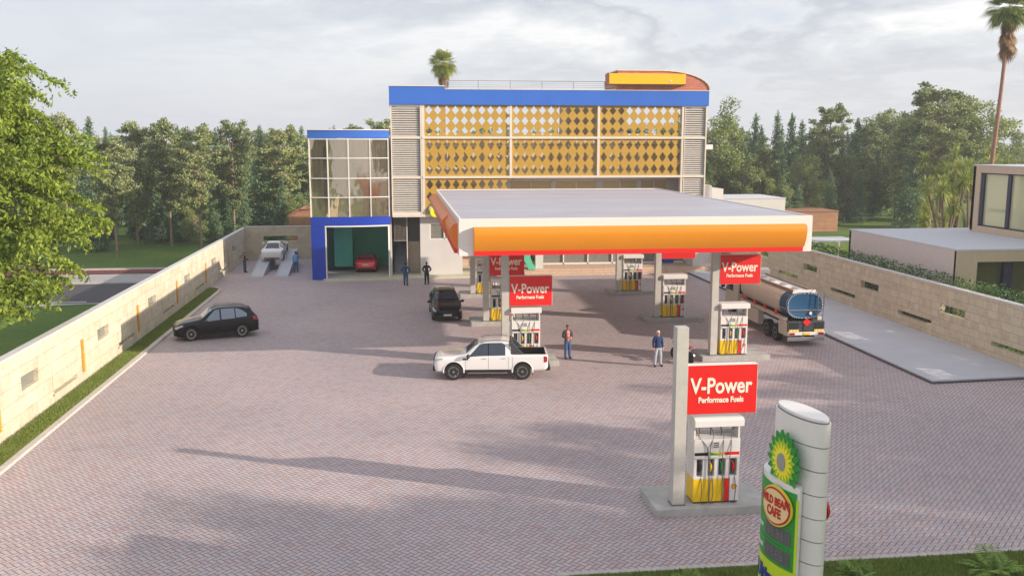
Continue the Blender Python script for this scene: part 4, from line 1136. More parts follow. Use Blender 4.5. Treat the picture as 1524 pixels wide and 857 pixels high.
# black SUV turned side on at the left
def heading(dx, dy): return math.atan2(dy, dx)
v1 = suv('glossy black SUV parked side on by the grass verge with light rims', S(10,11,14), 'paneCarLight')
v1.location = (-10.72, 54.31, 0); v1.rotation_euler.z = heading(-2.75, -.82); v1.scale = (.955, 1, 1.05)
v2 = suv('black SUV facing the camera left of the pump islands with a pale number plate', S(12,12,14), L=4.85)
v2.location = (2.72, 59.4, 0); v2.rotation_euler.z = heading(.02, -1)
v3 = suv('shiny red hatchback seen from behind in the green garage', S(232,16,18), L=4.25, W=.88, H=1.46, kind='hatch')
v3.location = (-2.95, 81.2, .12); v3.rotation_euler.z = heading(.06, 1)
v4 = suv('white coupe seen from behind up on the service ramps', S(226,220,214), L=4.68, H=1.39, kind='coupe', spoiler=False)

# ramps
def service_ramp(x0, label):
    r = empty('service_ramp', label, 'ramp', (x0, 78.6, 0), group='pair of concrete inspection ramps')
    mb = MB(); mb.prism([(0,0.005),(5.0,.72),(11.9,1.45),(11.9,0.0)], 0, 1.05, 'x')
    mb = MB(); mb.prism([(0,.004),(0,.02),(8.1,1.42),(8.1,.0)], 0, 1.05, 'x')
    mb.build('deck', M['slab'], r, bevel=.01)
    kb = MB(); 
    for a in (0, .99): kb.prism([(0.3,.073),(8.08,1.417),(8.08,1.47),(.3,.12)], a, a+.06, 'x')
    kb.build('edge_rail', M['slab'], r)
    return r
service_ramp(-12.55, 'left one of the two concrete inspection ramps under the white coupe')
service_ramp(-10.5, 'right one of the two concrete inspection ramps under the white coupe')
sl = math.atan2(1.4, 8.1)
v4.location = (-11.28, 84.9, 1.11); v4.rotation_euler = (0, -sl, heading(0, 1))
v4.rotation_mode = 'XYZ'

# ---- white pickup
def pickup():
    L = 5.36; P = paint('paint_white', S(228,226,224), .25)
    st = [(0,.50,.80,.90,.60,.70,.52),(.05,.42,.90,1.05,.84,.88,.70),(.28,.40,.97,1.12,.91,.93,.76),(.9,.42,1.02,1.16,.93,.94,.78),
          (1.35,.42,1.05,1.22,.93,.94,.79),(1.47,.42,1.06,1.27,.93,.94,.785),(2.05,.42,1.08,1.70,.93,.94,.69),(2.45,.42,1.09,1.80,.93,.94,.67),(3.1,.42,1.10,1.81,.93,.94,.66),
          (3.52,.42,1.11,1.76,.93,.94,.66),(3.60,.42,1.11,1.26,.93,.94,.86),(3.66,.42,1.11,1.21,.93,.94,.88),(5.2,.46,1.12,1.21,.93,.93,.88),(5.30,.5,1.10,1.20,.91,.91,.86),(L,.56,1.06,1.17,.86,.88,.83)]
    car = Car(st, L); r = empty('pickup_truck', 'white double cab pickup parked across the front of the left pumps', 'pickup')
    cut = MB(); wx = (.93, 4.16); wr = .40
    for wxx in wx:
        for sg in (1, -1):
            cut.lathe([(wr+.08, sg*.85-.32), (wr+.08, sg*.85+.32)], (L/2-wxx, 0, wr+.02), 'y', 28)
    cut.box(-L/2+.09, -.78, .72, L/2-3.74, .78, 1.5)
    boolean_body(car.body(80), cut, [P], r)
    car.cross(1.52, 2.08, 6.1, .006).build('windscreen', M['paneCar'], r, smooth=50, fix=False)
    car.cross(3.535, 3.585, 6.1, .008).build('rear_window', M['paneCar'], r, smooth=50, fix=False)
    both(car, 'side_window', M['paneCar'], r, (1.66, 2.52, 4.2, 5.8), shape=lambda u: (4.2, 4.2+1.6*min(1, .15+u*1.4)))
    both(car, 'side_window', M['paneCar'], r, (2.62, 3.36, 4.2, 5.8), shape=lambda u: (4.2, 5.8 - max(0, u-.8)*1.5))
    both(car, 'pillar_trim', M['black'], r, (2.525, 2.615, 4.2, 5.8))
    both(car, 'headlight', M['headlight'], r, (.03, .42, 4, 5), shape=lambda u: (3.75+.2*u, 4.9-.3*u))
    both(car, 'tail_light', M['taillight'], r, (L-.2, L-.03, 2.9, 4.1), shape=lambda u: (2.9, 4.1))
    both(car, 'fender_vent', M['black'], r, (1.36, 1.62, 3.5, 4.0), shape=lambda u: (3.55, 3.98-.15*u))
    for sg in (1, -1):
        car.patch(1.45, 3.62, 1.0, 2.1, sgn=sg, off=.012).build('sill', M['black'], r, smooth=50, fix=False)
        s_ = MB(); s_.box(L/2-3.45, sg*.96-.07, .33, L/2-1.6, sg*.96+.07, .38); s_.build('side_step', M['grey'], r, bevel=.015)
        for d in (1.50, 2.57, 3.50, 3.70): MB().tube([car.p(d, t, sg, .002) for t in (2.2, 2.8, 3.3, 3.8, 4.1)], .006, 4).build('door_seam', M['grey'], r)
        for d in (2.38, 3.30): MB().tube([car.p(d-.1, 3.78, sg, .02), car.p(d+.08, 3.78, sg, .02)], .016, 6).build('door_handle', M['steel'], r)
        # sports bar behind the cab
        sb = MB(); y = sg*.80
        sb.prism([(L/2-3.60,1.77),(L/2-3.72,1.74),(L/2-4.22,1.22),(L/2-3.62,1.22)], y-.05, y+.05, 'y'); sb.build('sports_bar', M['graph'], r, bevel=.015)
        rr = MB(); rr.tube([(L/2-d, sg*.64, z) for d, z in ((2.2,1.72),(2.4,1.82),(3.0,1.85),(3.4,1.83),(3.5,1.77))], .018, 6); rr.build('roof_rail', M['grey'], r, smooth=True)
        # arch lips
        for wxx in wx:
            ar = MB(); pts = []
            for k in range(13):
                a = math.pi*(-.04+1.08*k/12); pts.append((L/2-wxx+(wr+.085)*math.cos(a), sg*.935, wr+.02+(wr+.085)*math.sin(a)))
            ar.tube(pts, .03, 6); ar.build('wheel_arch_trim', P, r, smooth=True)
        mf = MB(); mf.box(L/2-4.66, sg*.82-.12, .22, L/2-4.64, sg*.82+.12, .52); mf.build('mud_flap', M['black'], r)
    sb = MB(); sb.tube([(L/2-3.68,-.8,1.70),(L/2-3.68,.8,1.70)], .04, 8); sb.build('sports_bar', M['graph'], r)
    bl = MB(); bl.box(-L/2+.092,-.779,.715,L/2-3.742,-.75,1.2); bl.box(-L/2+.092,.75,.715,L/2-3.742,.779,1.2); bl.box(-L/2+.092,-.75,.71,L/2-3.742,.75,.735); bl.box(-L/2+.092,-.75,.74,-L/2+.12,.75,1.2)
    bl.build('bed_liner', M['black'], r)
    g = MB(); g.prism([(-.58,.70),(.58,.70),(.66,.98),(-.66,.98)], L/2-.06, L/2+.02, 'x'); g.build('grille', M['black'], r)
    g = MB(); g.box(L/2-.2,-.86,.42,L/2+.05,.86,.64); g.build('front_bumper', M['black'], r, bevel=.05)
    g = MB(); g.box(-L/2-.12,-.86,.42,-L/2+.12,.86,.62); g.build('rear_bumper', M['black'], r, bevel=.04)
    for sg in (1,-1):
        g = MB(); g.ball((L/2-1.62, sg*1.06, 1.16), .12, 8, (.7,1.1,.85)); g.tube([(L/2-1.62, sg*.9, 1.1),(L/2-1.62, sg*1.0, 1.13)], .03, 6); g.build('wing_mirror', M['black'], r, smooth=True)
    plate(r, L/2+.052, .52, False); plate(r, -L/2-.012, .9, True)
    for wxx in wx:
        for sg in (1, -1): wheel(r, L/2-wxx, sg*.82, wr, .27, 'dalloy', 6, .64)
    return r
M['graph'] = mat('graphite', S(70,72,76), .4, .2); M['dalloy'] = mat('dark_alloy', S(150,148,146), .35, .6, var=.1)
v5 = pickup(); v5.location = (4.14, 43.32, 0); v5.rotation_euler.z = heading(-3.23, .30)

# ---- tanker truck, heading +y; built with x across, y along (rear at y=0)
def tanker():
    r = empty('tanker_truck', 'beige fuel tanker truck seen from behind with blue tank end and red hazard diamond', 'truck', (21.9, 47.7, 0))
    beige = mat('tank_beige', S(218,206,188), .35, .1, var=.04); tblue = mat('tank_blue', S(14,76,116), .45, var=.03)
    def sup(a, b, n=40, e=2.6): 
        out = []
        for k in range(n):
            t = 2*math.pi*k/n; c, s_ = math.cos(t), math.sin(t)
            out.append((a*math.copysign(abs(c)**(2/e), c), b*math.copysign(abs(s_)**(2/e), s_)))
        return out
    zc, a, b = 2.20, 1.04, .72
    def loft(secs, m, name, par=r, sm=40, cap=True):
        mb = MB(); n = 40; vs = []; fs = []
        for (y, k) in secs: vs += [(p[0]*k, y, zc+p[1]*k) for p in sup(a, b)]
        for i in range(len(secs)-1):
            for q in range(n):
                l = (q+1) % n; fs.append((i*n+q, i*n+l, (i+1)*n+l, (i+1)*n+q))
        if cap: fs.append(tuple(range(n))); fs.append(tuple(range((len(secs)-1)*n, len(secs)*n)))
        mb.add(vs, fs); return mb.build(name, m, par, smooth=sm)
    tk = loft([(1.35,1.0),(7.2,1.0),(7.5,.93),(7.55,.8)], beige, 'tank')
    tb = loft([(.34,.8),(.30,.97),(.36,1.0),(1.33,.985)], tblue, 'tank_end')
    loft([(1.28,1.0),(1.28,1.012),(1.36,1.012),(1.36,1.0)], M['steel'], 'tank_ring', tk, cap=False); loft([(.345,1.0),(.345,1.012),(.40,1.012),(.4,1.0)], M['steel'], 'tank_ring', tk, cap=False)
    # dashed white conspicuity marks round the end
    mk = MB(); sp_ = sup(a*.985, b*.985, 88)
    for q in range(0, 88, 2):
        p, s2 = sp_[q], sp_[(q+1) % 88]
        mk.add([(p[0]*.985,.285,zc+p[1]*.985),(s2[0]*.985,.285,zc+s2[1]*.985),(s2[0]*.945,.285,zc+s2[1]*.945),(p[0]*.945,.285,zc+p[1]*.945)], [(0,1,2,3)])
    mk.build('reflective_marks', M['white'], tb, fix=False)
    MB().box(-1.0,.27,1.92,1.0,.296,1.99).build('reflective_strip', M['steel'], tb)
    MB().lathe([(.09,.255),(.09,.295)], (.33,0,1.78), 'y', 16).build('inspection_cap', M['white'], tb)
    for sx in (-1,1): MB().box(sx*1.035-.012,.42,1.98,sx*1.035+.012,1.3,2.05).build('side_strip', M['steel'], tb)
    # walkway with raised coamings
    brown = mat('coaming_brown', S(150,120,92), .5)
    MB().box(-.48,.5,2.9,.48,7.4,2.93).build('walkway', M['white'], tk)
    for x in (-.62,.5): MB().box(x,.5,2.84,x+.12,7.4,3.02).build('coaming', brown, tk, bevel=.01)
    mb = MB(); mb.prism([(-.7,2.86),(.7,2.86),(.62,3.05),(-.62,3.05)], .42, .52, 'y'); mb.build('coaming_end', M['white'], tk)
    for y in (1.6, 3.2, 4.8, 6.4): MB().lathe([(.24,2.93),(.24,3.0),(.2,3.03)], (0,y,0), 'z', 20).build('manhole_lid', M['steel'], tk)
    # side shelf, red box markers, lockers
    for sx in (-1,1):
        MB().box(min(sx*.86,sx*1.1),.55,1.34,max(sx*.86,sx*1.1),7.2,1.52).build('side_shelf', beige, r, bevel=.02)
        for y in (1.5,3.1,4.7,6.3): MB().box(sx*1.085-.015,y,1.53,sx*1.085+.015,y+.34,1.78).build('side_marker', M['red'], r)
        MB().box(min(sx*.7,sx*1.07),.15,.55,max(sx*.7,sx*1.07),1.28,1.3).build('side_locker', beige, r, bevel=.02)
        MB().box(min(sx*.7,sx*1.07),4.3,.45,max(sx*.7,sx*1.07),7.0,1.3).build('side_locker', beige, r, bevel=.02)
    MB().box(-.5,.3,.95,.5,10.3,1.2).build('chassis', M['black'], r)
    for x in (-.6,.45): MB().box(x,.5,1.2,x+.14,7.3,1.5).build('tank_cradle', M['black'], r)
    # rear gear: bumper, lights, plates
    MB().box(-1.05,.02,.82,1.05,.3,1.38).build('rear_frame', M['graph'], r, bevel=.02)
    for x in (-.98,.42): 
        g = MB()
        for q in range(4): g.box(x+.02, -.005, .98+q*.09, x+.54, .018, 1.03+q*.09)
        g.build('rear_grille', M['black'], r)
    MB().box(-1.06,-.04,.62,1.06,.04,.80).build('light_bar', M['white'], r, bevel=.01)
    MB().box(-1.06,-.03,.30,1.06,.05,.52).build('rear_bumper', M['steel'], r, bevel=.02)
    for x in (-.5,.4): MB().box(x,.0,.5,x+.1,.1,.65).build('bumper_bracket', M['black'], r)
    for sx in (-1,1):
        MB().box(sx*.83-.15,-.07,.65,sx*.83+.15,-.042,.77).build('tail_light', M['taillight'], r)
        w = MB().box(sx*.72-.28,-.03,.81,sx*.72+.28,-.006,.94).build('warning_panel', M['yellow'], r)
        st = MB()
        for q in range(3): 
            x = sx*.72-.22+q*.18; st.add([(x,-.034,.812),(x+.06,-.034,.812),(x+.12,-.034,.938),(x+.06,-.034,.938)], [(0,1,2,3)])
        st.build('warning_stripes', M['white'], w, fix=False)
    MB().box(-.18,-.07,.64,.18,-.042,.76).build('number_plate', M['yellow'], r)
    d = MB(); d.prism([(0,1.12),(.24,1.34),(0,1.56),(-.24,1.34)], -.03, -.008, 'y'); d.build('hazard_diamond', M['red'], r)
    MB().lathe([(.18,-.02),(.18,.1)], (.0,0,1.04), 'y', 18).build('hose_coupling', M['graph'], r)
    # ladder at the right rear
    ld = MB()
    for x in (.66,.98): ld.tube([(x,.16,1.3),(x,.14,2.0),(x,.16,2.9),(x,.35,3.15),(x,.6,3.15)], .02, 6)
    for q in range(7): ld.tube([(.66,.15,1.42+q*.24),(.98,.15,1.42+q*.24)], .014, 6)
    ld.tube([(1.05,.2,3.05),(1.05,.2,2.2)], .018, 6); ld.build('ladder', M['grey'], r, smooth=True)
    # hoses and cab
    for y in (1.72,2.98): 
        for sx in (-1,1):
            e = wheel(r, 0, sx, .46, .3, 'dalloy'); 
            e.rotation_euler.z = R(90) if False else 0
            e.location = (sx*.92, y, .46); e.rotation_euler.z = -R(90)
            if sx < 0: e.rotation_euler.z = -R(90)
    for sx in (-1,1):
        e = wheel(r, 0, sx, .46, .28, 'steel', 8); e.location = (sx*.92, 8.9, .46); e.rotation_euler.z = -R(90)
    for sx in (-1,1):
        f = MB(); pts = []
        for c in (1.72, 2.98):
            a_ = [(c+.53*math.cos(math.pi*k/8), .46+.53*math.sin(math.pi*k/8)) for k in range(9)]
            f.prism(a_ + [(p[0]*1+(c-p[0])*.06, .46+(p[1]-.46)*.94) for p in a_[::-1]], min(sx*.76,sx*1.08), max(sx*.76,sx*1.08), 'x')
        f.build('mudguard', M['black'], r, smooth=40)
    cab = MB(); cab.prism([(7.75,.75),(7.75,2.75),(9.4,2.8),(9.72,2.0),(9.95,1.7),(10.0,.55),(9.4,.5)], -1.08, 1.08, 'x')
    cb_ = cab.build('cab', beige, r, bevel=.06)
    MB().box(-.95,7.72,1.7,.95,7.745,2.5).build('rear_window', M['paneCar'], cb_)
    for sx in (-1,1):
        w = MB(); w.prism([(8.5,1.75),(9.75,1.75),(9.45,2.5),(8.5,2.5)], min(sx*1.083,sx*1.095), max(sx*1.083,sx*1.095), 'x'); w.build('side_window', M['paneCar'], cb_)
        m = MB(); m.tube([(sx*1.05,9.6,2.6),(sx*1.36,9.65,2.62),(sx*1.36,9.65,1.7),(sx*1.05,9.62,1.7)], .025, 6); m.box(sx*1.36-.11,9.56,1.85,sx*1.36+.11,9.66,2.45); m.build('wing_mirror', M['black'], r)
    w = MB(); w.prism([(9.42,2.72),(9.72,2.02),(9.76,2.04),(9.46,2.74)], -.95, .95, 'x'); w.build('windscreen', M['paneCar'], cb_)
    f = MB(); f.prism([(7.7,2.76),(7.7,3.2),(8.1,3.28),(9.2,2.98),(9.4,2.81)], -1.0, 1.0, 'x'); f.build('roof_fairing', M['white'], cb_, bevel=.08)
    return r
tk = tanker()

# ---- red motorcycle standing behind the near post
def motorbike():
    r = empty('motorcycle', 'red motorcycle half hidden behind the freestanding concrete post', 'motorcycle', (14.1, 45.0, 0), heading(-.34, .94)); r.scale = (.92,.92,.95)
    for x in (-.7,.7):
        t = MB(); t.lathe([(.2,-.06),(.3,-.07),(.33,-.03),(.33,.03),(.3,.07),(.2,.06)], (x,0,.33), 'y', 24); w = t.build('wheel', M['rubber'], r, smooth=40)
        t = MB(); t.lathe([(.205,-.03),(.205,.03),(.17,.03),(.17,-.03),(.205,-.03)], (x,0,.33), 'y', 24, cap=False)
        for k in range(6): a = k*math.pi/3; t.tube([(x,0,.33),(x+.18*math.cos(a),0,.33+.18*math.sin(a))], .014, 5)
        t.build('rim', M['steel'], w)
    f = MB(); f.tube([(.7,-.09,.33),(.45,-.09,1.0)], .028, 8); f.tube([(.7,.09,.33),(.45,.09,1.0)], .028, 8); f.build('fork', M['steel'], r)
    f = MB(); f.tube([(.42,0,.95),(.1,0,.45),(-.3,0,.42),(-.7,0,.33)], .035, 8); f.tube([(.42,0,.92),(-.25,0,.72),(-.75,0,.86)], .03, 8); f.build('frame', M['black'], r)
    f = MB(); f.ball((-.02,0,.45), .2, 10, (1.1,.75,.95)); f.build('engine', M['grey'], r, smooth=True)
    f = MB(); f.ball((.12,0,.86), .2, 12, (1.35,.75,.75)); f.build('fuel_tank', M['red'], r, smooth=True)
    f = MB(); f.ball((.62,0,.92), .17, 10, (1.0,.9,1.1)); f.prism([(.5,.7),(.75,.85),(.78,.98),(.45,.98)], -.1, .1, 'y'); f.build('front_fairing', M['red'], r, smooth=True)
    f = MB(); f.prism([(-.9,.98),(-.85,.9),(-.2,.8),(-.15,.86),(-.55,.92)], -.1, .1, 'y'); f.build('tail_fairing', M['red'], r, bevel=.03)
    f = MB(); f.prism([(-.62,.9),(-.12,.84),(-.12,.9),(-.6,.97)], -.13, .13, 'y'); f.build('saddle', M['black'], r, bevel=.02)
    f = MB(); f.tube([(.4,-.36,1.04),(.46,-.2,1.06),(.46,.2,1.06),(.4,.36,1.04)], .018, 6)
    for sy in (-1,1): f.tube([(.46,sy*.24,1.06),(.5,sy*.34,1.2)], .009, 5); f.ball((.5,sy*.36,1.22), .055, 6, (.5,1.3,.9))
    f.build('handlebar', M['black'], r, smooth=True)
    f = MB(); f.tube([(-.1,-.13,.3),(-.6,-.15,.36),(-.85,-.16,.48)], [.03,.045,.05], 8); f.build('exhaust', M['steel'], r, smooth=True)
    f = MB(); f.tube([(-.1,.1,.3),(-.12,.3,.0)], .014, 6); f.build('side_stand', M['black'], r)
    return r
motorbike()
# ------------------------------------------------------------------ people
def bodymesh(J, E_, Rr, sub=2):
    names = list(J); idx = {n: i for i, n in enumerate(names)}
    me = bpy.data.meshes.new('body'); me.from_pydata([J[n] for n in names], [(idx[a], idx[b]) for a, b in E_], [])
    o = bpy.data.objects.new('tmp', me); COL.objects.link(o)
    sk = o.modifiers.new('Skin', 'SKIN'); sk.branch_smoothing = .4; sk.use_smooth_shade = True
    if not me.skin_vertices: me.skin_vertices.new(name='')
    sv = me.skin_vertices[0].data
    for n in names:
        rr = Rr[n]; sv[idx[n]].radius = rr if isinstance(rr, tuple) else (rr, rr); sv[idx[n]].use_root = (n == 'pelvis')
    ss = o.modifiers.new('Sub', 'SUBSURF'); ss.levels = sub; ss.render_levels = sub
    m2 = from_obj(o); bpy.data.objects.remove(o); return m2
skin_m = {}
def person(label, loc, rz, top, trousers, shoes, hair, skin=(150,105,80), h=1.75, arms='down', hairlen=0, jacket=None, stripes=None, stance=.1, feet_apart=0, plump=1.0, sleeve=True):
    """stands facing -y before rotation"""
    r = empty('person', label, 'person', loc, rz)
    k = h/1.75; J = {}; Rr = {}; E_ = []
    def j(n, p, rad, par=None):
        J[n] = tuple(c*k for c in p); Rr[n] = (rad*k if not isinstance(rad, tuple) else tuple(q*k for q in rad))
        if par: E_.append((par, n))
    j('pelvis', (0,0,.93), (.155*plump,.115*plump)); j('waist', (0,0,1.08), (.135*plump,.10*plump), 'pelvis'); j('chest', (0,.01,1.28), (.165*plump,.12*plump), 'waist'); j('upper', (0,.015,1.41), (.13,.095), 'chest')
    j('neck', (0,.01,1.50), .052, 'upper'); j('jaw', (0,-.01,1.56), (.062,.07), 'neck'); j('face', (0,-.012,1.64), (.074,.092), 'jaw'); j('crown', (0,0,1.72), (.06,.075), 'face')
    for s, sg in (('l', 1), ('r', -1)):
        dx = sg*stance
        j('hip'+s, (sg*.095,0,.88), .098*plump, 'pelvis'); st = (.06 if s == 'l' else -.05)*feet_apart
        j('knee'+s, (dx*1.05, -.015-st*.7, .49), .064, 'hip'+s); j('ankle'+s, (dx*1.15, .01-st*1.4, .085), .046, 'knee'+s)
        j('ball'+s, (dx*1.35, -.12-st*1.4, .038), (.045,.036), 'ankle'+s); j('toe'+s, (dx*1.42, -.19-st*1.4, .032), (.036,.028), 'ball'+s)
        j('shoulder'+s, (sg*.185,.01,1.40), .066, 'upper')
        if arms == 'down' or (arms == 'phone' and s == 'l'):
            el = (sg*.235,.035,1.13); wr = (sg*.235,-.06,.88)
        elif arms == 'akimbo':
            el = (sg*.33,.09,1.16); wr = (sg*.2,-.06,1.0)
        elif arms == 'front':
            el = (sg*.25,.05,1.14); wr = (sg*.12,-.2,1.13)
        elif arms == 'phone':
            el = (sg*.27,-.1,1.2); wr = (sg*.2,-.18,1.42)
        j('elbow'+s, el, .043, 'shoulder'+s); j('wrist'+s, wr, .029, 'elbow'+s)
        E = Vector(el); W_ = Vector(wr); d = (W_-E).normalized(); side_ = Vector((sg,0,0)); side_ = (side_-d*side_.dot(d)).normalized(); fw = d.cross(side_).normalized()
        if fw.y > 0: fw = -fw
        pm = W_+d*.05; j('palm'+s, tuple(pm), (.028,.02), 'wrist'+s)
        for q in range(4):
            o_ = (q-1.5)*.019; ln = (.075,.088,.082,.062)[q]
            b0 = W_+d*.085+fw*o_; m_ = b0+d*ln*.5-side_*.008; e_ = b0+d*ln-side_*.03
            j(f'f{q}a'+s, tuple(b0), .0095, 'palm'+s); j(f'f{q}b'+s, tuple(m_), .0085, f'f{q}a'+s); j(f'f{q}c'+s, tuple(e_), .0075, f'f{q}b'+s)
        t0 = W_+d*.035+fw*.035; j('t0'+s, tuple(t0), .011, 'palm'+s); j('t1'+s, tuple(t0+d*.04+fw*.018), .0095, 't0'+s)
    me = bodymesh(J, E_, Rr)
    sk = mat('skin', S(*skin), .6, var=.05)
    for m in (sk,): me.materials.append(m)
    bo = bpy.data.objects.new('body', me); COL.objects.link(bo); bo.parent = r
    co = np.empty(len(me.vertices)*3, np.float32); me.vertices.foreach_get('co', co); co = co.reshape(-1, 3)/k
    me.vertices.foreach_get('co', c2 := np.empty(len(me.vertices)*3, np.float32)); nrm = np.empty(len(me.vertices)*3, np.float32)
    me.vertices.foreach_get('normal', nrm); nrm = nrm.reshape(-1, 3); c2 = c2.reshape(-1, 3)
    def garment(name, m, test, off):
        fs = [tuple(p.vertices) for p in me.polygons if all(test(co[v]) for v in p.vertices)]
        used = sorted({v for f in fs for v in f}); mp = {v: i for i, v in enumerate(used)}
        vs = [tuple(c2[v]+nrm[v]*off) for v in used]
        g = bpy.data.meshes.new(name); g.from_pydata(vs, [], [tuple(mp[v] for v in f) for f in fs]); g.materials.append(m)
        g.polygons.foreach_set('use_smooth', [True]*len(g.polygons))
        o = bpy.data.objects.new(name, g); COL.objects.link(o); o.parent = r
        sd = o.modifiers.new('Solid', 'SOLIDIFY'); sd.thickness = .008; sd.offset = 1
        return o
    wr_pts = [np.array(J['wrist'+s])/k for s in 'lr']
    def nohand(c): return all(np.linalg.norm(c-w) > .055 and not (np.linalg.norm(c-w) < .22 and np.dot(c-w, w-np.array(J['elbow'+('l' if w[0] > 0 else 'r')])/k) > 0) for w in wr_pts)
    if jacket:
        garment('shirt', stripes or mat('shirt', S(*top), .85, var=.06), lambda c: .92 < c[2] < 1.47 and abs(c[0]) < .1 and c[1] < .0, .01)
        garment('jacket', mat('jacket', S(*jacket), .8, var=.1, vs=8), lambda c: .86 < c[2] < 1.49 and nohand(c) and not (abs(c[0]) < .05 and c[1] < -.02), .016)
    else:
        garment('shirt', stripes or mat('shirt', S(*top), .85, var=.08, vs=8), (lambda c: .90 < c[2] < 1.485 and (nohand(c) or (abs(c[0]) < .165 and c[1] > -.12))) if sleeve else (lambda c: .90 < c[2] < 1.46 and abs(c[0]) < .2), .012)
    garment('trousers', mat('trousers', S(*trousers), .85, var=.1, vs=8), lambda c: .085 < c[2] < .96 and abs(c[0]) < .2 and (abs(c[0]) < .178 or nohand(c)), .011)
    garment('shoes', mat('shoes', S(*shoes), .5), lambda c: c[2] < .1, .006)
    hb = MB(); cz = 1.665*k
    hb.ball((0, .018*k, cz+.012*k), .088*k, 12, (.93, 1.08, 1.02))
    # cut the face side away
    keep = [f for f in hb.f if not all((hb.v[i][1] < -.035*k and hb.v[i][2] < cz+.05*k) or hb.v[i][2] < cz-.06*k for i in f)]
    hb.f = keep; hb.m = [0]*len(keep)
    if hairlen: hb.ball((0, .06*k, cz-.08*k), .085*k, 8, (.9,.6,1.3+hairlen))
    hb.build('hair', mat('hair', S(*hair), .8, var=.2, vs=30), r, smooth=60)
    fc = MB()
    for sg in (1,-1): fc.ball((sg*.028*k, -.094*k, 1.655*k), .011*k, 6)
    fc.build('eyes', M['black'], r, smooth=True)
    fn = MB(); fn.tube([(0,-.096*k,1.66*k),(0,-.118*k,1.622*k),(0,-.1*k,1.615*k)], [.008*k,.014*k,.01*k], 6)
    for sg in (1,-1): fn.ball((sg*.078*k,.005*k,1.64*k), .024*k, 6, (.4,.8,1.2))
    fn.build('nose_and_ears', sk, r, smooth=True)
    fm_ = MB(); fm_.ball((0,-.094*k,1.588*k), .022*k, 6, (1.1,.4,.3)); fm_.build('mouth', mat('lips', S(140,80,70), .6, var=0), r, smooth=True)
    return r
def checks():
    m, nt, p = newmat('check_shirt'); tc = objcoord(nt); sp = nt.nodes.new('ShaderNodeSeparateXYZ'); lk(nt, tc, sp.inputs[0])
    g = ((V(nt, sp.outputs[2])*16).frac()).lt(.5); lk(nt, mixc(nt, g.k, S(190,60,54), S(206,170,156)), p.inputs['Base Color']); p.inputs['Roughness'].default_value = .85; return m
person('man in open dark jacket, red striped shirt and jeans standing right of the pickup', (8.42,46.4,0), R(12), (190,90,80), (58,84,124), (40,34,30), (70,46,30), jacket=(62,64,72), stripes=checks(), arms='front')
person('white haired man in navy jumper and pale trousers beside the motorcycle', (12.58,44.15,0), R(8), (28,52,92), (160,164,172), (34,30,30), (222,216,206), (196,150,126), h=1.8, stance=.13, arms='down', plump=1.06)
person('man in blue shirt and jeans walking toward the staircase', (.27,72.4,0), R(172), (44,78,112), (60,86,118), (90,60,48), (24,20,20), (110,76,58), feet_apart=1, arms='akimbo', h=1.8)
person('man in dark maroon shirt and black trousers walking toward the white wall', (1.92,72.9,0), R(185), (56,40,50), (20,20,26), (20,18,18), (20,16,16), (100,68,50), h=1.78, arms='akimbo')
person('woman in dark top and flared jeans standing left of the ramps', (-13.45,81.6,0), R(75), (40,34,40), (58,84,112), (40,34,30), (104,50,36), (196,130,100), h=1.74, hairlen=.6, sleeve=False, arms='front')
person('man in light blue shirt with raised hand behind the white coupe', (-9.05,81.0,0), R(175), (108,158,194), (74,100,116), (80,84,90), (26,22,22), (140,96,74), h=1.82, arms='phone', plump=1.1)
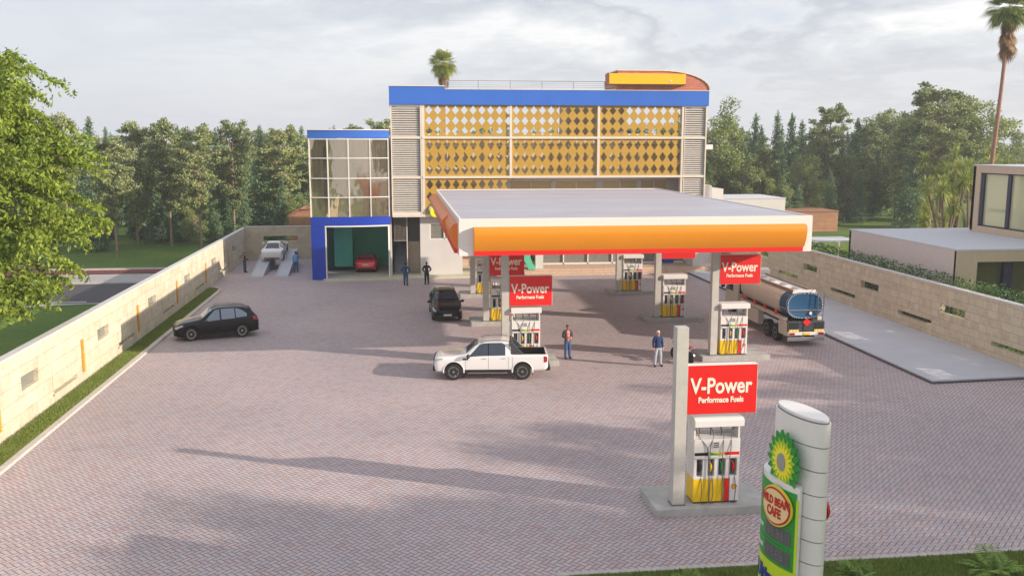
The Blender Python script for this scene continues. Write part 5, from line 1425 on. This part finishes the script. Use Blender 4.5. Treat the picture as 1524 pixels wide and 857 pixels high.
# ------------------------------------------------------------------ trees
def limbtube(mb, pts, r0, r1, n=7):
    k = len(pts)-1; mb.tube(pts, [r0+(r1-r0)*i/k for i in range(k+1)], n)
def clump(rng, c, rad, n, flat=.7):
    u = rng.normal(size=(n, 3)); u /= np.linalg.norm(u, axis=1)[:, None]; rr = rng.random(n)**.45
    return np.array(c)+u*rr[:, None]*rad*np.array([1, 1, flat])
def tree_mesh(kind, seed, H):
    rng = np.random.default_rng(seed); mb = MB(); P = []; S_ = []
    lean = rng.normal(size=2)*.02*H
    def tp(z): f = z/H; return (lean[0]*f*f, lean[1]*f*f, z)
    if kind == 'pine':
        limbtube(mb, [tp(H*q/8) for q in range(9)], .012*H, .003*H, 8)
        nb = 74; z0 = rng.uniform(.12, .34)
        for i in range(nb):
            f = z0+(1-z0)*((i+rng.random())/nb); z = H*f; a = rng.uniform(0, 6.28)
            L = H*(.185*math.sin(math.pi*min(1, (1.05-f)/(1.05-z0))**.75)+.03)*rng.uniform(.5, 1.25)
            up = rng.uniform(-.05, .35); b = np.array(tp(z)); d = np.array([math.cos(a), math.sin(a), up])
            e = b+d*L; mid = b+d*L*.55+np.array([0, 0, .06*L])
            limbtube(mb, [tuple(b), tuple(mid), tuple(e)], .006*H*(1.1-f)+.02, .012, 5)
            for q in range(4):
                t = rng.uniform(.45, 1.05); c = b+d*L*t+rng.normal(size=3)*L*.10; c[2] += .05*L
                R_ = rng.uniform(.3, .6)*(.6+.035*H); n = 54
                P.append(clump(rng, c, R_, n, .42)); S_.append(rng.uniform(.18, .38, n))
        for q in range(4):
            c = np.array(tp(H*rng.uniform(.93, 1.0)))+rng.normal(size=3)*.25; P.append(clump(rng, c, .55, 80, .8)); S_.append(rng.uniform(.18, .38, 80))
    elif kind == 'spruce':
        limbtube(mb, [tp(H*q/6) for q in range(7)], .016*H, .003*H, 7)
        nl = 34
        for i in range(nl):
            f = .06+.93*(i/nl)**.95; z = H*f; Rr_ = H*.175*(1-f)**.8*(1+.18*math.sin(i*2.4+seed))+.06
            nbr = max(4, int(13*(1-f)+3))
            for q in range(nbr):
                a = rng.uniform(0, 6.28); L = Rr_*rng.uniform(.65, 1.12); n = int(14+46*(1-f)*L/ (H*.19)+8)
                t = rng.random(n)**.7
                x = np.cos(a)*t*L; y = np.sin(a)*t*L; zz = z-t*L*.32+t*t*L*.12
                pp = np.stack([x, y, zz], 1)+rng.normal(size=(n, 3))*np.array([.13, .13, .07])*(.5+t[:, None])
                P.append(pp+np.array([lean[0]*f*f, lean[1]*f*f, 0])); S_.append(rng.uniform(.18, .36, n))
        P.append(clump(rng, (lean[0], lean[1], H), .2, 30, 2)); S_.append(rng.uniform(.15, .3, 30))
    else:  # bushy broad tree
        limbtube(mb, [tp(H*.7*q/5) for q in range(6)], .016*H, .008*H, 8)
        for i in range(40):
            f = rng.uniform(.22, 1.0); a = rng.uniform(0, 6.28)
            W = H*.33*math.sqrt(max(.05, 1-((f-.55)/.52)**2)); rr = W*rng.uniform(.45, 1.0)
            e = np.array([math.cos(a)*rr, math.sin(a)*rr, H*f]); b = np.array(tp(H*max(.2, f*.62)))
            limbtube(mb, [tuple(b), tuple((b+e)/2+np.array([0, 0, -.04*H])), tuple(e)], .007*H, .012, 5)
            for q in range(3):
                c = e+rng.normal(size=3)*H*.035; n = 110; P.append(clump(rng, c, H*rng.uniform(.055, .095), n, .75)); S_.append(rng.uniform(.2, .4, n))
    P = np.concatenate(P); S_ = np.concatenate(S_)
    mat_ = M[{'pine': 'leafP', 'spruce': 'leafS', 'bushy': 'leafB'}[kind]]
    lm = leafmesh('crown', leaf_quads(P, S_, rng, droop=.2, aspect=1.9), mat_)
    tm = mb.mesh('trunk', M['barkpine'] if kind == 'pine' else M['bark'], 40, fix=False)
    return tm, lm
TM = {}
for kd, seeds in (('pine', (1, 2, 3, 4)), ('spruce', (5, 6, 7)), ('bushy', (8, 9, 10))):
    TM[kd] = [tree_mesh(kd, s, 14.0) for s in seeds]
tk_lab = {'pine': 'tall pine with a bare trunk and tufted crown', 'spruce': 'dark conical spruce', 'bushy': 'rounded bushy green tree'}
tcount = 0
nameof = {'pine': 'pine_tree', 'spruce': 'spruce_tree', 'bushy': 'bushy_tree'}
import bisect
def place_tree(kd, x, y, h, v=None, where='in the belt behind the road on the left', group='trees of the woodland belt'):
    global tcount
    tm, lm = TM[kd][(v if v is not None else tcount) % len(TM[kd])]; tcount += 1
    r = empty(nameof[kd], '', 'tree', (x, y, -.05), rnd.uniform(0, 6.28)); s = h/14.0*{'bushy': .93, 'pine': .96, 'spruce': 1.0}[kd]
    w_ = rnd.uniform(.9, 1.15); r.scale = (s*w_, s*w_, s)
    t = bpy.data.objects.new('trunk', tm); COL.objects.link(t); t.parent = r
    c = bpy.data.objects.new('crown', lm); COL.objects.link(c); c.parent = r
    r['label'] = f'{tk_lab[kd]} {where}'; r['group'] = group
    return r
# front row read off the photograph: (pixel-x derived X at depth, depth, height, kind)
def pxX(px, Y): return (px-595.0)/1401.0*Y*1.0
def zpx(py, Y): return 11-(py-213)/1385.0*Y*1.0
row = [(120,104,172,'pine'),(150,100,196,'spruce'),(185,94,205,'pine'),(160,116,178,'spruce'),(215,106,183,'pine'),(262,104,181,'pine'),(238,112,192,'spruce'),
       (304,101,190,'pine'),(285,112,196,'spruce'),(330,116,200,'spruce'),(352,108,183,'pine'),(392,112,190,'spruce'),(372,118,206,'spruce'),(425,112,190,'pine'),(412,120,196,'spruce'),(448,118,200,'spruce'),
       (100,110,186,'spruce'),(75,112,172,'pine'),(40,108,165,'spruce'),(10,112,170,'pine'),(-30,110,160,'pine'),(-70,112,170,'spruce'),
       (470,118,205,'pine'),(500,122,192,'spruce'),(525,126,187,'pine'),(555,122,190,'spruce'),(572,126,181,'pine'),(600,126,192,'spruce'),(640,132,190,'pine'),(680,130,196,'spruce'),(720,132,190,'pine'),
       (770,132,196,'pine'),(810,130,190,'bushy'),(850,132,196,'pine'),(900,130,190,'spruce'),(950,132,186,'pine'),(1000,130,190,'pine'),
       (250,134,212,'bushy'),(345,136,212,'bushy'),(130,134,208,'bushy'),(440,138,212,'bushy'),(60,132,200,'bushy'),(0,134,200,'bushy'),(300,130,206,'spruce'),(395,130,208,'spruce'),(200,130,205,'spruce'),
       (175,112,262,'spruce'),(245,108,250,'spruce'),(275,108,275,'spruce'),(365,110,250,'spruce'),(325,108,268,'spruce'),(420,110,258,'spruce'),(212,112,268,'spruce'),(385,112,275,'pine'),(140,108,270,'spruce'),(295,106,284,'bushy'),(345,106,290,'spruce'),(440,110,285,'bushy')]
for i, (px, Y, top, kd) in enumerate(row):
    low_ = top > 250
    place_tree(kd, pxX(px, Y), Y, zpx(top, Y), where='low among the trunks beyond the road' if low_ else ('in the belt beyond the road' if px < 480 else 'behind the station building'))
rowR = [(1068,112,186,'bushy'),(1092,118,180,'pine'),(1130,108,150,'bushy'),(1160,112,186,'pine'),(1182,122,192,'spruce'),(1201,118,170,'spruce'),(1222,126,188,'spruce'),(1245,116,168,'spruce'),
        (1268,112,170,'spruce'),(1290,122,180,'spruce'),(1308,126,198,'spruce'),(1340,112,156,'pine'),(1322,120,200,'pine'),(1364,120,196,'spruce'),(1390,116,176,'spruce'),(1376,124,196,'spruce'),
        (1412,122,184,'pine'),(1425,130,176,'bushy'),(1455,128,168,'bushy'),(1482,126,164,'bushy'),(1518,112,140,'bushy'),(1536,100,124,'pine'),(1500,103,172,'spruce'),(1516,106,160,'pine'),(1478,108,186,'pine'),(1550,110,140,'bushy'),(1105,106,220,'bushy'),(1150,108,225,'spruce'),
        (1185,106,226,'bushy'),(1230,106,218,'pine'),(1262,104,225,'spruce'),(1300,108,228,'bushy'),(1325,110,240,'spruce'),(1375,112,232,'bushy'),(1400,114,225,'pine'),(1065,112,230,'spruce'),
        (1430,118,222,'spruce'),(1180,130,198,'pine'),(1080,126,204,'spruce'),(1470,116,215,'bushy'),(1580,112,150,'pine'),(1620,110,150,'bushy'),(1210,110,250,'spruce'),(1245,104,262,'bushy'),(1290,104,262,'spruce'),(1350,108,255,'spruce'),(1400,110,258,'spruce'),(1130,106,255,'spruce'),(1085,106,258,'bushy')]
for px, Y, top, kd in rowR:
    place_tree(kd, pxX(px, Y), Y*1.12, zpx(top, Y*1.12), where='beyond the lawn on the right')

for q in range(76):
    px = -80+q*24
    place_tree(('pine','spruce','spruce')[q % 3], pxX(px, 176)+rnd.uniform(-3,3), 170+rnd.uniform(0,16), zpx(196+rnd.uniform(-8,14), 176), where='in the farthest row of the woodland')
# ---- large bright tree at the left edge
def near_tree():
    rng = np.random.default_rng(21); mb = MB(); Pt = []; Sz = []
    r = empty('leafy_tree', 'large bright yellow green leafy tree overhanging the left wall', 'tree', (-19.6, 42.0, 0))
    H = 14.6
    limbtube(mb, [(0,0,0),(.1,.1,2.5),(-.1,.2,5),(.2,0,8),(.1,.1,11),(0,0,13.6)], .42, .06, 10)
    for i in range(100):
        f = rng.uniform(.32, .98); a = rng.uniform(0, 6.28); z = H*f
        W = 5.3*math.sqrt(max(.03, 1-((f-.52)/.5)**2))
        L = W*rng.uniform(.75, 1.1); b = np.array([0, 0, z*.82]); e = np.array([math.cos(a)*L, math.sin(a)*L, z+rng.uniform(-.3, .5)])
        mid = (b+e)/2+np.array([0, 0, .5])
        limbtube(mb, [tuple(b), tuple(mid), tuple(e)], .10*(1.15-f)+.02, .015, 6)
        ns = 13
        for q in range(ns):
            t = rng.uniform(.35, 1.05)
            c0 = (1-t)*(1-t)*b+2*t*(1-t)*mid+t*t*e+rng.normal(size=3)*.42
            # a drooping spray: twigs fanning outwards with leaves along them
            out = e-b; out[2] = 0; out /= np.linalg.norm(out)+1e-6
            n = 115; u = rng.random(n); ang = rng.normal(size=n)*.8+math.atan2(out[1], out[0]); ln = u*rng.uniform(.7, 1.25)
            pp = c0+np.stack([np.cos(ang)*ln, np.sin(ang)*ln, -.55*ln*ln+rng.normal(size=n)*.07], 1)
            Pt.append(pp); Sz.append(rng.uniform(.15, .30, n))
    Pt = np.concatenate(Pt); Sz = np.concatenate(Sz)
    lm = leafmesh('crown', leaf_quads(Pt, Sz, rng, droop=.75, aspect=2.3), M['leafA'])
    c = bpy.data.objects.new('crown', lm); COL.objects.link(c); c.parent = r
    mb.build('trunk', M['bark'], r, smooth=50, fix=False); return r
nt_ = near_tree(); nt_.location = (-19.5, 43.0, 0)
dk = place_tree('spruce', -17.6, 41.0, 4.1, where='outside the left wall under the leafy tree', group=None or 'small conifers outside the wall')

# ---- palms
def fan_palm(label, x, y, zt, tr=.2, crown=1.9, skirt=2.2, seed=1, bend=.6, dr=1.0):
    rng = np.random.default_rng(seed); r = empty('palm_tree', label, 'palm', (x, y, 0))
    mb = MB(); pts = [(bend*math.sin(t*1.4), 0, zt*t) for t in np.linspace(0, 1, 12)]; limbtube(mb, pts, tr*1.25, tr*.8, 10)
    mb.build('trunk', M['palmbark'], r, smooth=50)
    top = np.array(pts[-1]); V_ = []; D_ = []
    def frond(a, el, L, out, wid):
        d = np.array([math.cos(a)*math.cos(el), math.sin(a)*math.cos(el), math.sin(el)]); s_ = np.array([-math.sin(a), math.cos(a), 0]); up = np.cross(s_, d)
        st = top+d*L*.35
        for q in range(15):
            th = (q-7)/7*1.15; bd = (d*math.cos(th)+s_*math.sin(th)); l = L*.75*(1-.25*abs(th)); w = bd*0+np.cross(bd, up)*wid
            m_ = st+bd*l*.6; e_ = st+bd*l+np.array([0, 0, -.28*l*dr]); out.append(np.array([st, m_+w, e_, m_-w]))
        out.append(np.array([top, st+s_*.02, st, st-s_*.02]))
    for q in range(70):
        a = rng.uniform(0, 6.28); el = rng.uniform(-.95, 1.3); frond(a, el, crown*rng.uniform(.8, 1.1), V_, .05*crown/1.9)
    top = top-np.array([0, 0, .35])
    for q in range(48):
        a = rng.uniform(0, 6.28); top = np.array(pts[-1])-np.array([0, 0, rng.uniform(.2, skirt*.6)]); frond(a, rng.uniform(-1.45, -1.0), crown*rng.uniform(.45, .75), D_, .05*crown/1.9)
    for nm, L_, m in (('crown', V_, M['leafPalm']), ('dry_skirt', D_, M['leafDry'])):
        me = leafmesh(nm, np.concatenate(L_), m); o = bpy.data.objects.new(nm, me); COL.objects.link(o); o.parent = r
    return r
fan_palm('tall fan palm with a brown skirt at the far right above the house', 47.6, 72, 21.7, .16, 2.1, 4.6, 3, 1.25)
fan_palm('small fan palm poking above the blue parapet', 4.35, 95, 18.8, .2, 1.7, 2.4, 5, .1)
def yucca(label, x, y, hs, seed, heads=3):
    rng = np.random.default_rng(seed); r = empty('cabbage_palm', label, 'palm', (x, y, 0), group='spiky palms behind the modern house'); mb = MB(); V_ = []
    for k in range(heads):
        a = 6.28*k/heads+rng.uniform(-.4, .4); sp = rng.uniform(.5, 1.9); h = hs*rng.uniform(.72, 1.05)
        top = np.array([math.cos(a)*sp, math.sin(a)*sp, h]); limbtube(mb, [(0,0,0), tuple(top*np.array([.3,.3,.45])), tuple(top)], .16, .1, 7)
        for q in range(150):
            aa = rng.uniform(0, 6.28); el = rng.uniform(-1.1, 1.4); L = rng.uniform(.9, 1.45)
            d = np.array([math.cos(aa)*math.cos(el), math.sin(aa)*math.cos(el), math.sin(el)]); s_ = np.array([-math.sin(aa), math.cos(aa), 0])*.045
            m_ = top+d*L*.5; e_ = top+d*L+np.array([0, 0, -.14*L]); V_.append(np.array([top, m_+s_, e_, m_-s_]))
    mb.build('trunk', M['bark'], r, smooth=50)
    me = leafmesh('crown', np.concatenate(V_), M['leafPalm']); o = bpy.data.objects.new('crown', me); COL.objects.link(o); o.parent = r
ysp = [(1465,74,262,'with pale stems left of the upper house block'),(1440,78,300,'lowest and leftmost beside the upper house block'),(1480,82,238,'rising behind the upper house block, tallest of the left pair'),(1505,80,225,'behind the roof edge of the house, second from the right'),(1530,84,230,'at the right edge above the house roof'),(1452,90,215,'standing back among the broad trees')]
for q, (px, Y, top, w) in enumerate(ysp):
    yucca('spiky cabbage palm '+w, pxX(px, Y), Y, zpx(top, Y)-.8, 40+q, 5)

# ---- shade trees to the right, outside the frame, whose shadows fall across the paving
for x, y, h, kd in SHADE:
    place_tree(kd, x, y, h, where='out beyond the right wall', group='shade trees beyond the right wall')

# ---- ferns and grass on the front verge
def fern(label, x, y, sc, seed):
    rng = np.random.default_rng(seed); V_ = []
    for q in range(26):
        a = rng.uniform(0, 6.28); L = sc*rng.uniform(.6, 1.1); el = rng.uniform(.5, 1.3); prev = None
        for t in np.linspace(.12, 1, 16):
            rr = L*t*math.cos(el); zz = L*(t*math.sin(el)-t*t*.55*(1.3-el*.5)); p = np.array([math.cos(a)*rr, math.sin(a)*rr, zz]); ll = L*.22*math.sin(math.pi*min(1, t*.92+.08))+.01
            for sg in (1, -1):
                s_ = np.array([-math.sin(a), math.cos(a), 0])*sg; f_ = np.array([math.cos(a), math.sin(a), 0]); e = p+(s_*.85+f_*.5)*ll+np.array([0, 0, -.12*ll]); m_ = (p+e)/2
                V_.append(np.array([p, m_+f_*ll*.1, e, m_-f_*ll*.1]))
    me = leafmesh('fern', np.concatenate(V_), M['leafF']); o = bpy.data.objects.new('fern', me); COL.objects.link(o); o.location = (x, y, .05)
    tag(o, label, 'plant', 'leafy ferns on the front verge')
fern('small fern on the verge edge left of the totem', 6.95, 21.1, .85, 1)
fern('fern just right of the totem', 11.4, 21.0, 1.0, 2)
fern('large bushy fern at the bottom right', 15.0, 20.9, 1.35, 3)
fern('fern at the right edge of the verge', 16.6, 20.3, 1.2, 4)
rng = np.random.default_rng(9); n = 60000
P = np.stack([rng.uniform(4.1, 22, n), rng.uniform(19.6, 22.03, n), np.full(n, .06)], 1)
vs = leaf_quads(P, rng.uniform(.05, .13, n), rng, updir=(0, 0, 2.2), aspect=7)
gm_ = leafmesh('grass_blades', vs, M['leafF'] if False else leafmat('grass_blade', S(92,114,44), S(150,160,80), .3)); o = bpy.data.objects.new('grass_blades', gm_); COL.objects.link(o); tag(o, kind='stuff', label='short green grass on the front verge', cat='grass')
n = 52000
P = np.stack([rng.uniform(-14.69, -13.76, n), 27+45*rng.random(n)**1.3, np.full(n, .068)], 1)
vs = leaf_quads(P, rng.uniform(.05, .12, n), rng, updir=(0, 0, 2.2), aspect=6)
o = bpy.data.objects.new('grass_blades', leafmesh('grass_blades', vs, gm_.materials[0])); COL.objects.link(o); tag(o, kind='stuff', label='short green grass along the left wall', cat='grass')

# ------------------------------------------------------------------ neighbouring buildings
hs = empty('modern_house', 'modern beige house with flat grey roof and tall glazed rooms beyond the right wall', 'house', (40, 56, 0))
OH = Vector((-40, -56, 0))
def HB(mb, name, m, par=None, **k):
    o = mb.build(name, m, par or hs, **k)
    if not par: o.location = OH
    return o
HB(MB().box(32,50.3,0,32.25,63.4,4.8), 'wall', M['house']); HB(MB().box(32,63.15,0,60,63.4,4.8), 'wall', M['house'])
HB(MB().box(31.98,50.2,4.8,60,63.42,4.9), 'roof', M['houseroof'])
f = MB(); f.box(32,50.22,0,33.3,50.48,4.79); f.box(33.3,50.22,4.15,60,50.48,4.79); HB(f, 'front_frame', M['houseframe'])
for x in (35.45, 38.55, 41.5, 44.6): HB(MB().box(x-.28, 50.5, 0, x+.28, 50.75, 4.14), 'window_post', M['navy']); HB(MB().box(33.3,50.8,0,60,50.84,4.14), 'glazing', M['paneHouse'])
HB(MB().box(33.3,50.5,.0,60,50.9,.6), 'plinth', M['houseframe'])
HB(MB().box(32.3,58,0.1,60,58.2,4.75), 'room_wall', M['brown_int']); HB(MB().box(32.3,50.9,0,60,58,.1), 'room_floor', M['brown_int'])
f = MB(); X0 = 39.76; Ya, Yb, Z0, Z1 = 44.0, 61.2, 4.91, 9.45
# side face made of frame + glazing (openings 8.95..5.35 high)
f.box(X0,Ya,Z0,X0+.3,Yb,5.33); f.box(X0,Ya,8.98,X0+.3,Yb,Z1); f.box(X0,60.35,5.33,X0+.3,Yb,8.98)
u = HB(f, 'upper_frame', M['houseframe'])
HB(MB().box(X0-.02,Ya,Z1,X0+14,Yb+.02,Z1+.07), 'upper_roof', M['houseroof'])
for y in (60.2, 57.35, 53.4, 49.4, 46.0): HB(MB().box(X0+.08, y-.16, 5.33, X0+.2, y+.16, 8.98), 'window_post', M['navy'])
g = MB(); g.box(X0+.08,Ya,5.33,X0+.2,60.35,5.42); g.box(X0+.08,Ya,8.9,X0+.2,60.35,8.98)
HB(g, 'window_rail', M['navy']); HB(MB().box(X0+.22,Ya,5.4,X0+.25,60.3,8.95), 'glazing', M['paneHouse'])
HB(MB().box(X0+5,Ya,5,X0+5.2,61,9.4), 'room_wall', M['brown_int']); HB(MB().box(X0,60.9,5,X0+14,Yb,9.4), 'wall', M['house'])
HB(MB().box(X0+.3,Ya,4.92,X0+14,60.8,5.0), 'room_floor', M['brown_int'])
# support block under the projecting upper storey, hidden behind the lower roof
HB(MB().box(44,44.2,0,54,50.1,4.9), 'lower_block', M['house'])

b1 = empty('timber_building', 'low flat roofed building clad in brown boards beyond the right wall', 'building', (50, 115, 0))
def part(name, m, x0, y0, z0, x1, y1, z1, par):
    o = MB().box(x0,y0,z0,x1,y1,z1).build(name, m, par); o.location = (-par.location.x, -par.location.y, 0); return o
part('wall', M['timber'], 42, 111, 0, 54.4, 122, 2.52, b1); part('roof', mat('brown_roof', S(156,110,82), .8), 41.9, 110.9, 2.52, 54.5, 122.1, 2.62, b1)
b2 = empty('white_outbuilding', 'plain white flat block left of the brown boarded building', 'building', (38, 95, 0))
part('wall', M['offwhite'], 31.5, 92, 0, 39.3, 99, 5.35, b2); part('roof', M['houseroof'], 31.45, 91.95, 5.35, 39.35, 99.05, 5.43, b2)
b3 = empty('garden_slab', 'thin pale garden canopy slab beyond the hedge', 'canopy', (38, 84, 0))
part('slab', M['houseroof'], 36.0, 82, 1.9, 42.6, 86, 2.02, b3)
for x in (36.3, 42.2):
    for y in (82.2, 85.7): part('leg', M['house'], x, y, 0, x+.12, y+.12, 1.9, b3)
b4 = empty('timber_shed', 'small orange boarded shed with sloped roof beyond the back wall', 'shed', (-10.6, 105, 0))
mb = MB(); mb.prism([(-12.2,0),(-9.2,0),(-9.2,3.9),(-11.0,3.75),(-12.2,3.1)], 104, 108, 'y'); o = mb.build('wall', M['timber'], b4); o.location = (10.6,-105,0)
mb = MB(); mb.prism([(-12.4,3.05),(-11.0,3.8),(-9.1,3.95),(-9.1,4.05),(-11.0,3.9),(-12.4,3.15)], 103.8, 108.2, 'y'); o = mb.build('roof', M['brick'], b4); o.location = (10.6,-105,0)
# ------------------------------------------------------------------ light, sky, camera
AZ = math.atan2(-.429, .903); EL = R(17.5)
sd = Vector((math.cos(AZ)*math.cos(EL), math.sin(AZ)*math.cos(EL), math.sin(EL)))
sl_ = bpy.data.lights.new('sun', 'SUN'); sl_.energy = SUNE; sl_.angle = R(.6); sl_.color = (1.0, .86, .72)
so = bpy.data.objects.new('sun', sl_); COL.objects.link(so); so.location = (60, -30, 40)
so.rotation_euler = sd.to_track_quat('Z', 'Y').to_euler()
w = bpy.data.worlds.new('World'); SC.world = w; w.use_nodes = True; nt = w.node_tree; bg = nt.nodes['Background']
sky = nt.nodes.new('ShaderNodeTexSky'); sky.sky_type = 'NISHITA'; sky.sun_disc = False; sky.sun_elevation = EL
sky.sun_rotation = math.pi/2 - AZ; sky.air_density = 1.2; sky.dust_density = 2.0
tc = nt.nodes.new('ShaderNodeTexCoord'); sp = nt.nodes.new('ShaderNodeSeparateXYZ'); lk(nt, tc.outputs['Generated'], sp.inputs[0])
zc = V(nt, sp.outputs[2])._m('MAXIMUM', 0.0) + .16
cb = nt.nodes.new('ShaderNodeCombineXYZ'); lk(nt, (V(nt, sp.outputs[0])/zc).k, cb.inputs[0]); lk(nt, (V(nt, sp.outputs[1])/zc).k, cb.inputs[1])
mp = nt.nodes.new('ShaderNodeMapping'); mp.inputs['Location'].default_value = SKYLOC; mp.inputs['Scale'].default_value = (1, 1, 1); lk(nt, cb.outputs[0], mp.inputs[0])
n1 = noise(nt, .55, mp.outputs[0], 10, .58, .5); n2 = noise(nt, 1.9, mp.outputs[0], 8, .6, .3)
f = (V(nt, n1)*.7 + V(nt, n2)*.3)
k = SKYK
cl = ramp(nt, f.k, [(.38, (.60*k,.655*k,.77*k,1)), (.45, (.76*k,.78*k,.82*k,1)), (.49, (.50*k,.53*k,.60*k,1)), (.54, (.74*k,.76*k,.80*k,1)), (.59, (1.08*k,1.05*k,1.03*k,1)), (.66, (.64*k,.67*k,.73*k,1))])
# haze veil near the horizon and a clear pale sky to the left
hz = ramp(nt, sp.outputs[2], [(0.0, (.95,.95,.95,1)), (.12, (.3,.3,.3,1)), (.22, (0,0,0,1))])
c = mixc(nt, hz, cl, (.70*k, .715*k, .76*k, 1))
lf = ramp(nt, (V(nt, sp.outputs[0])*.5 + .5).k, [(.36, (.85,.85,.85,1)), (.60, (0,0,0,1))])
c = mixc(nt, lf, c, (.655*k, .685*k, .755*k, 1))
c = mixc(nt, .85, sky.outputs[0], c)
lk(nt, c, bg.inputs[0]); bg.inputs[1].default_value = SKYS

cam = bpy.data.cameras.new('camera'); co_ = bpy.data.objects.new('camera', cam); COL.objects.link(co_)
cam.sensor_width = 36; cam.lens = 1385/1524*36; cam.clip_end = 4000; cam.clip_start = .2
yaw = math.atan(167/math.hypot(1385, 215.5)); pit = math.atan(215.5/1385)
co_.location = (0, 0, 11); co_.rotation_euler = (R(90)-pit, 0, -yaw)
SC.camera = co_
SC.render.engine = 'CYCLES'
SC.view_settings.view_transform = 'Standard'; SC.view_settings.look = 'None'; SC.view_settings.gamma = 1; SC.view_settings.exposure = EXPO
SC.cycles.max_bounces = 6; SC.cycles.transparent_max_bounces = 12
SC.cycles.use_adaptive_sampling = True

hz_ = MB().box(-300, -20, -1.2, 320, 340, 24.6)
hm = bpy.data.materials.new('haze'); hm.use_nodes = True; n_ = hm.node_tree; n_.nodes.remove(n_.nodes['Principled BSDF'])
pv = n_.nodes.new('ShaderNodeVolumePrincipled'); pv.inputs['Density'].default_value = HAZE; pv.inputs['Color'].default_value = (.93,.95,1,1); pv.inputs['Anisotropy'].default_value = .2
lk(n_, pv.outputs[0], n_.nodes['Material Output'].inputs['Volume'])
if HAZE > 0: tag(hz_.build('haze', hm), kind='stuff')
SC.cycles.volume_bounces = 0
